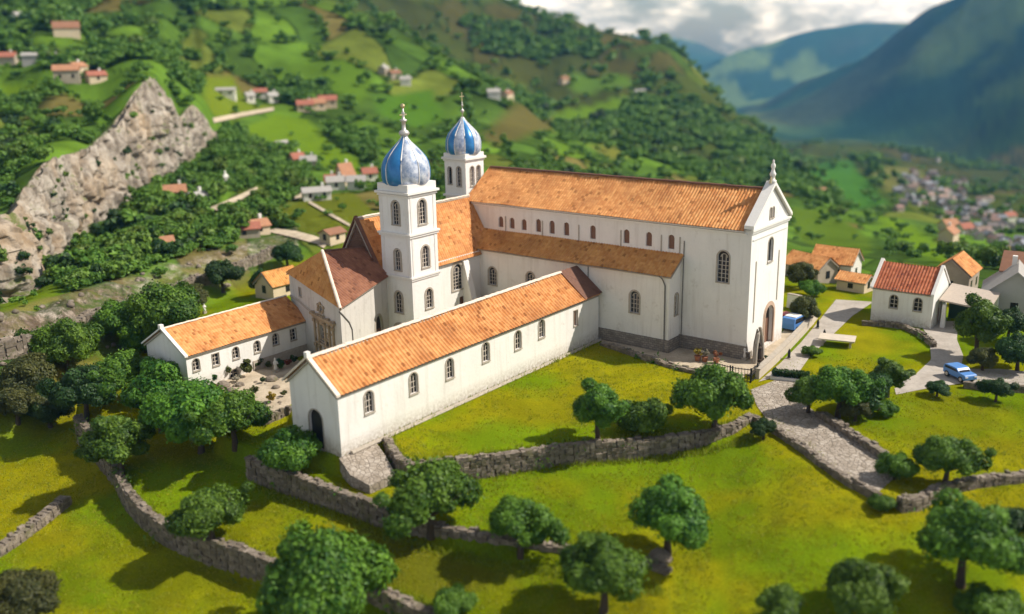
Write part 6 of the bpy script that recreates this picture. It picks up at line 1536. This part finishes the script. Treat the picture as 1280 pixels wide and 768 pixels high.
vehicle(979, 405, ROTZ+1.4, 3.6, 1.7, 1.5, pr_, None, 'small red car parked between the church door and the blue van', 'parked_car', 'car')
vehicle(1199, 474, R_(-75), 3.4, 1.6, 1.4, pb_, None, 'small blue car parked on the path at the right', 'parked_car', 'car')
solid_wall('garden_wall', [(984, 384), (995, 386), (1004, 389)], 1.9, .4, M['trim'], label='short white garden wall behind the parked vehicles right of the church door', cat='wall', n=6)
# clutter of the gravel courtyard
def rock(px, py, s, label, mat='drystone'):
    p = fast_at(px, py); iv, fi = ico(); b = bmesh.new(); bmesh.ops.create_icosphere(b, subdivisions=2, radius=s)
    for v in b.verts: k = 1+.55*(float(fbm(v.co.x/s*1.1+px, v.co.y/s*1.1+v.co.z, int(px), 3))-.5); v.co *= k; v.co.z *= .7
    me_ = bpy.data.meshes.new('boulder'); b.to_mesh(me_); b.free(); me_.materials.append(M[mat]); at_ = me_.attributes.new('tint', 'FLOAT', 'FACE'); at_.data.foreach_set('value', [.4]*len(me_.polygons))
    return link('boulder', me_, None, p+Vector((0, 0, s*.25)), px, label=label, cat='boulder')
for px, py, s, lab in ((279, 484, .8, 'pale boulder at the left end of the gravel courtyard'), (290, 490, .55, 'small boulder near the clump of trees in the courtyard'), (340, 476, .7, 'dark grey boulder in the middle of the courtyard'), (345, 486, .45, 'low rock casting a shadow in the middle of the courtyard'), (300, 483, .5, 'stone lying below the wing wall in the courtyard'), (336, 505, .35, 'little stone at the lower courtyard edge'), (825, 700, .9, 'big boulder at the end of the terrace wall under the lone tree')): rock(px, py, s, lab)
for px, py, s, m_, lab in ((281, 474, 1.9, 'leaf_olive', 'grey shrub against the wing wall, left of the yard'), (310, 472, 2.2, 'leaf_olive', 'largest round shrub against the wing wall in the courtyard'), (323, 462, 1.4, 'leaf_dark', 'dark shrub where the wing wall falls into shade'), (352, 462, 1.5, 'leaf_dark', 'dark plants in the shaded corner of the courtyard'), (360, 460, 1.2, 'flower_r', 'reddish plants in the shaded corner of the courtyard'), (268, 480, 1.3, 'leaf_dark', 'dark shrub at the far left end of the courtyard, under the wing wall'), (297, 479, 1.0, 'flower_w', 'pale flowering tuft between the shrubs along the wing wall'), (336, 462, 1.0, 'leaf_olive', 'small shrub left of the white courtyard statue'), (368, 456, 1.1, 'leaf_dark', 'dark shrub against the carved front in the courtyard corner'), (329, 480, .8, 'leaf_dark', 'low dark tuft in the middle of the gravel'), (319, 495, 1.1, 'leaf_olive', 'brownish tuft in the open gravel of the courtyard'), (340, 505, 1.3, 'flower_y', 'yellow green shrub near the lower edge of the courtyard'), (355, 497, .8, 'leaf_olive', 'tiny tuft beside the long wing gable in the courtyard')): potted(px, py, s, M[m_], lab, False, 'shrub', 'shrub')
statue(345, 466, .9, M['trim'], 'white statue among dark plants in the courtyard corner')
statue(256, 392, .8, M['trim'], 'white statue on the grass behind the small wing roof')
statue(283, 234, 2.0, M['trim'], 'slender white monument among the trees right of the cliff', 'monument')
for k in range(16):
    px, py = random.uniform(282, 356), random.uniform(474, 510)
    if py > 516-(356-px)*.12: continue
    rock(px, py, random.uniform(.14, .32), 'small pale stone scattered over the gravel courtyard')['group'] = 'small stones on the courtyard gravel'
# rubble along the rocky bank and at the wall feet
VV = []; FF = []; TT = []; off = 0; iv, fi = ico()
for k in range(70):
    a = RNG.uniform(R_(-31), R_(-17)); Da, Za = stations(np.array([a])); d_ = float(Da[0]+(Da[1]-Da[0])*RNG.uniform(-.8, 1.1)); x, y = d_*math.sin(a), d_*math.cos(a); s = RNG.lognormal(math.log(.42), .5)
    VV.append(iv*s*RNG.uniform(.6, 1.3, (len(iv), 1))*(1, 1, .7)+(x, y, hz(x, y)+s*.15)); FF.append(fi+off); off += len(iv); TT.append(np.full(len(fi), RNG.random()))
link('rubble', np_mesh('rubble', np.concatenate(VV), np.concatenate(FF), [M['drystone']], np.concatenate(TT), nv=3), None, label='loose rubble and rocks strewn along the rocky bank at the left', cat='rubble', kind='stuff')

# short grass of the meadows
gq = 52000; ga = RNG.uniform(R_(-33), R_(33), gq); gd = RNG.uniform(40, 112, gq)**1.0; gx2 = gd*np.sin(ga); gy2 = gd*np.cos(ga); zg = z_near(gx2, gy2)
Pm_ = [pxpoly(q, 0) for q in ([(425, 575), (745, 428), (840, 452), (950, 475), (935, 425), (860, 425), (735, 400), (355, 450)], [(180, 480), (375, 460), (365, 515), (330, 525), (260, 470)], [(935, 490), (1000, 460), (1115, 592), (1098, 616)], [(940, 485), (1100, 375), (1040, 370), (930, 470)], [(1110, 490), (1140, 395), (1210, 395), (1210, 490)])]
Pm_.append(pxpoly([(418, 580), (470, 550), (496, 595), (460, 612)], -.8))
kk = np.ones(gq, bool)
for q in Pm_: kk &= poly_sd(q, gx2, gy2) < -.3
for q in (P_lawn, P_z1, P_z2): kk &= np.abs(poly_sd(q, gx2, gy2)) > .6
kk &= fbm(gx2/3.5, gy2/3.5, 91, 3)+RNG.normal(0, .1, gq) > .36
gx2, gy2, zg = gx2[kk], gy2[kk], zg[kk]; n_ = len(gx2); VV = []; FF = []; TT = []
for b in range(4):
    an = RNG.uniform(0, 6.28, n_); hh = RNG.uniform(.06, .2, n_); ww = RNG.uniform(.03, .07, n_); ox = RNG.normal(0, .12, n_); oy = RNG.normal(0, .12, n_)
    p0 = np.stack([gx2+ox-ww*np.cos(an), gy2+oy-ww*np.sin(an), zg-.03], 1); p1 = np.stack([gx2+ox+ww*np.cos(an), gy2+oy+ww*np.sin(an), zg-.03], 1); p2 = np.stack([gx2+ox+RNG.normal(0, .07, n_), gy2+oy+RNG.normal(0, .07, n_), zg+hh], 1)
    VV.append(np.stack([p0, p1, p2], 1).reshape(-1, 3)); TT.append(RNG.random(n_))
for px_, n2_ in ((LAWN_W, 2600), ([(432, 572), (500, 538), (600, 492), (742, 430)], 1800), (WALL2[2:], 2200), ([(p[0], p[1]+32) for p in WALL1[1:]], 2200), ([(p[0]+4, p[1]+24) for p in LAWN_W], 2600)):
    q_ = resample(px_, 60); w_ = np.array([fast_at(*p)[:2] for p in q_]); ii = RNG.integers(0, 59, n2_); f_ = RNG.random(n2_)[:, None]; p_ = w_[ii]*(1-f_)+w_[ii+1]*f_+RNG.normal(0, .35, (n2_, 2))
    z_ = height(p_[:, 0], p_[:, 1]); an = RNG.uniform(0, 6.28, n2_); ww = RNG.uniform(.04, .09, n2_); hh = RNG.uniform(.15, .55, n2_)
    VV.append(np.stack([np.stack([p_[:, 0]-ww*np.cos(an), p_[:, 1]-ww*np.sin(an), z_-.05], 1), np.stack([p_[:, 0]+ww*np.cos(an), p_[:, 1]+ww*np.sin(an), z_-.05], 1), np.stack([p_[:, 0]+RNG.normal(0, .12, n2_), p_[:, 1]+RNG.normal(0, .12, n2_), z_+hh], 1)], 1).reshape(-1, 3)); TT.append(RNG.random(n2_)*.35)
VV = np.concatenate(VV); M['blade'] = m_leaf('grass_blade', (.21, .28, .01, 1), (.37, .34, .02, 1), (.36, .40, .03, 1))
link('meadow_grass', np_mesh('meadow_grass', VV, np.arange(len(VV)).reshape(-1, 3), [M['blade']], np.concatenate(TT), nv=3), None, label='tufts of yellow green grass over the lawn and meadows', cat='grass', kind='stuff')

# ------------------------------------------------------------------ light, sky and air
SAZ, SEL = R_(89), R_(46)
sd = bpy.data.lights.new('sun', 'SUN'); sd.energy = 5.0; sd.angle = R_(.5); sd.color = (1, .945, .85)
so = bpy.data.objects.new('sun', sd); COL.objects.link(so)
sv = Vector((math.sin(SAZ)*math.cos(SEL), math.cos(SAZ)*math.cos(SEL), math.sin(SEL))); so.rotation_euler = sv.to_track_quat('Z', 'Y').to_euler(); so.location = (200, 0, 220)
w = bpy.data.worlds.new('World'); sc.world = w; w.use_nodes = True; nt = w.node_tree; bg = nt.nodes['Background']
sky = nt.nodes.new('ShaderNodeTexSky'); sky.sky_type = 'NISHITA'; sky.sun_disc = False; sky.sun_elevation = SEL; sky.sun_rotation = SAZ
tc = nt.nodes.new('ShaderNodeTexCoord'); mp = nt.nodes.new('ShaderNodeMapping'); mp.inputs['Scale'].default_value = (1, 1, 2.6); nt.links.new(tc.outputs['Generated'], mp.inputs[0])
def wn_(scale, det, ro):
    n = nt.nodes.new('ShaderNodeTexNoise'); n.inputs['Scale'].default_value = scale; n.inputs['Detail'].default_value = det; n.inputs['Roughness'].default_value = ro; nt.links.new(mp.outputs[0], n.inputs['Vector']); return n.outputs['Fac']
def rp_(f_, st):
    r_ = nt.nodes.new('ShaderNodeValToRGB'); e = r_.color_ramp.elements
    while len(e) < len(st): e.new(.5)
    for i, (p, c_) in enumerate(st): e[i].position = p; e[i].color = (*c_, 1)
    nt.links.new(f_, r_.inputs[0]); return r_.outputs[0]
cov = rp_(wn_(6.5, 8, .6), [(.40, (0, 0, 0)), (.56, (1, 1, 1))]); shade = rp_(wn_(13, 7, .62), [(.34, (3.2, 3.6, 4.2)), (.5, (6.2, 6.3, 6.6)), (.64, (9.5, 9.4, 9.2))])
mx = nt.nodes.new('ShaderNodeMix'); mx.data_type = 'RGBA'; nt.links.new(cov, mx.inputs[0]); nt.links.new(sky.outputs[0], mx.inputs[6]); nt.links.new(shade, mx.inputs[7])
gs = nt.nodes.new('ShaderNodeSeparateXYZ'); nt.links.new(tc.outputs['Generated'], gs.inputs[0])
hzr = rp_(gs.outputs[2], [(.0, (2.3, 2.3, 2.35)), (.10, (2.1, 2.1, 2.1)), (.3, (.9, .9, .9))])
sm = nt.nodes.new('ShaderNodeMix'); sm.data_type = 'RGBA'; sm.blend_type = 'MULTIPLY'; sm.inputs[0].default_value = 1; nt.links.new(shade, sm.inputs[6]); nt.links.new(hzr, sm.inputs[7]); nt.links.new(sm.outputs[2], mx.inputs[7])
nt.links.new(mx.outputs[2], bg.inputs[0]); bg.inputs[1].default_value = .068
hzm = bpy.data.materials.new('air_haze'); hzm.use_nodes = True; ht = hzm.node_tree; ht.nodes.remove(ht.nodes['Principled BSDF'])
pv = ht.nodes.new('ShaderNodeVolumePrincipled'); pv.inputs['Color'].default_value = (.17, .50, 1.0, 1); pv.inputs['Absorption Color'].default_value = (1, 1, 1, 1); pv.inputs['Density'].default_value = 9e-5; pv.inputs['Anisotropy'].default_value = .1
ht.links.new(pv.outputs[0], ht.nodes['Material Output'].inputs['Volume'])
mb = MB(); zlo = float(gz.min())-3; zhi = max(float(gz.max()), 40.0)+15
mb.box((-13500, -150, zlo), (13500, 7600, zhi)); mb.build('haze', hzm, label='thin blue haze filling the air of the valley', cat='haze', kind='stuff')
sc.view_settings.view_transform = 'Standard'; sc.view_settings.look = 'None'; sc.view_settings.exposure = 0.26; sc.view_settings.gamma = 1.0; sc.view_settings.use_curve_mapping = False
sc.cycles.use_denoising = True
try: sc.cycles.denoiser = 'OPENIMAGEDENOISE'
except Exception: pass
sc.cycles.max_bounces = 6; sc.cycles.diffuse_bounces = 3; sc.cycles.transmission_bounces = 3; sc.cycles.transparent_max_bounces = 4; sc.cycles.volume_bounces = 0
sc.cycles.caustics_reflective = False; sc.cycles.caustics_refractive = False
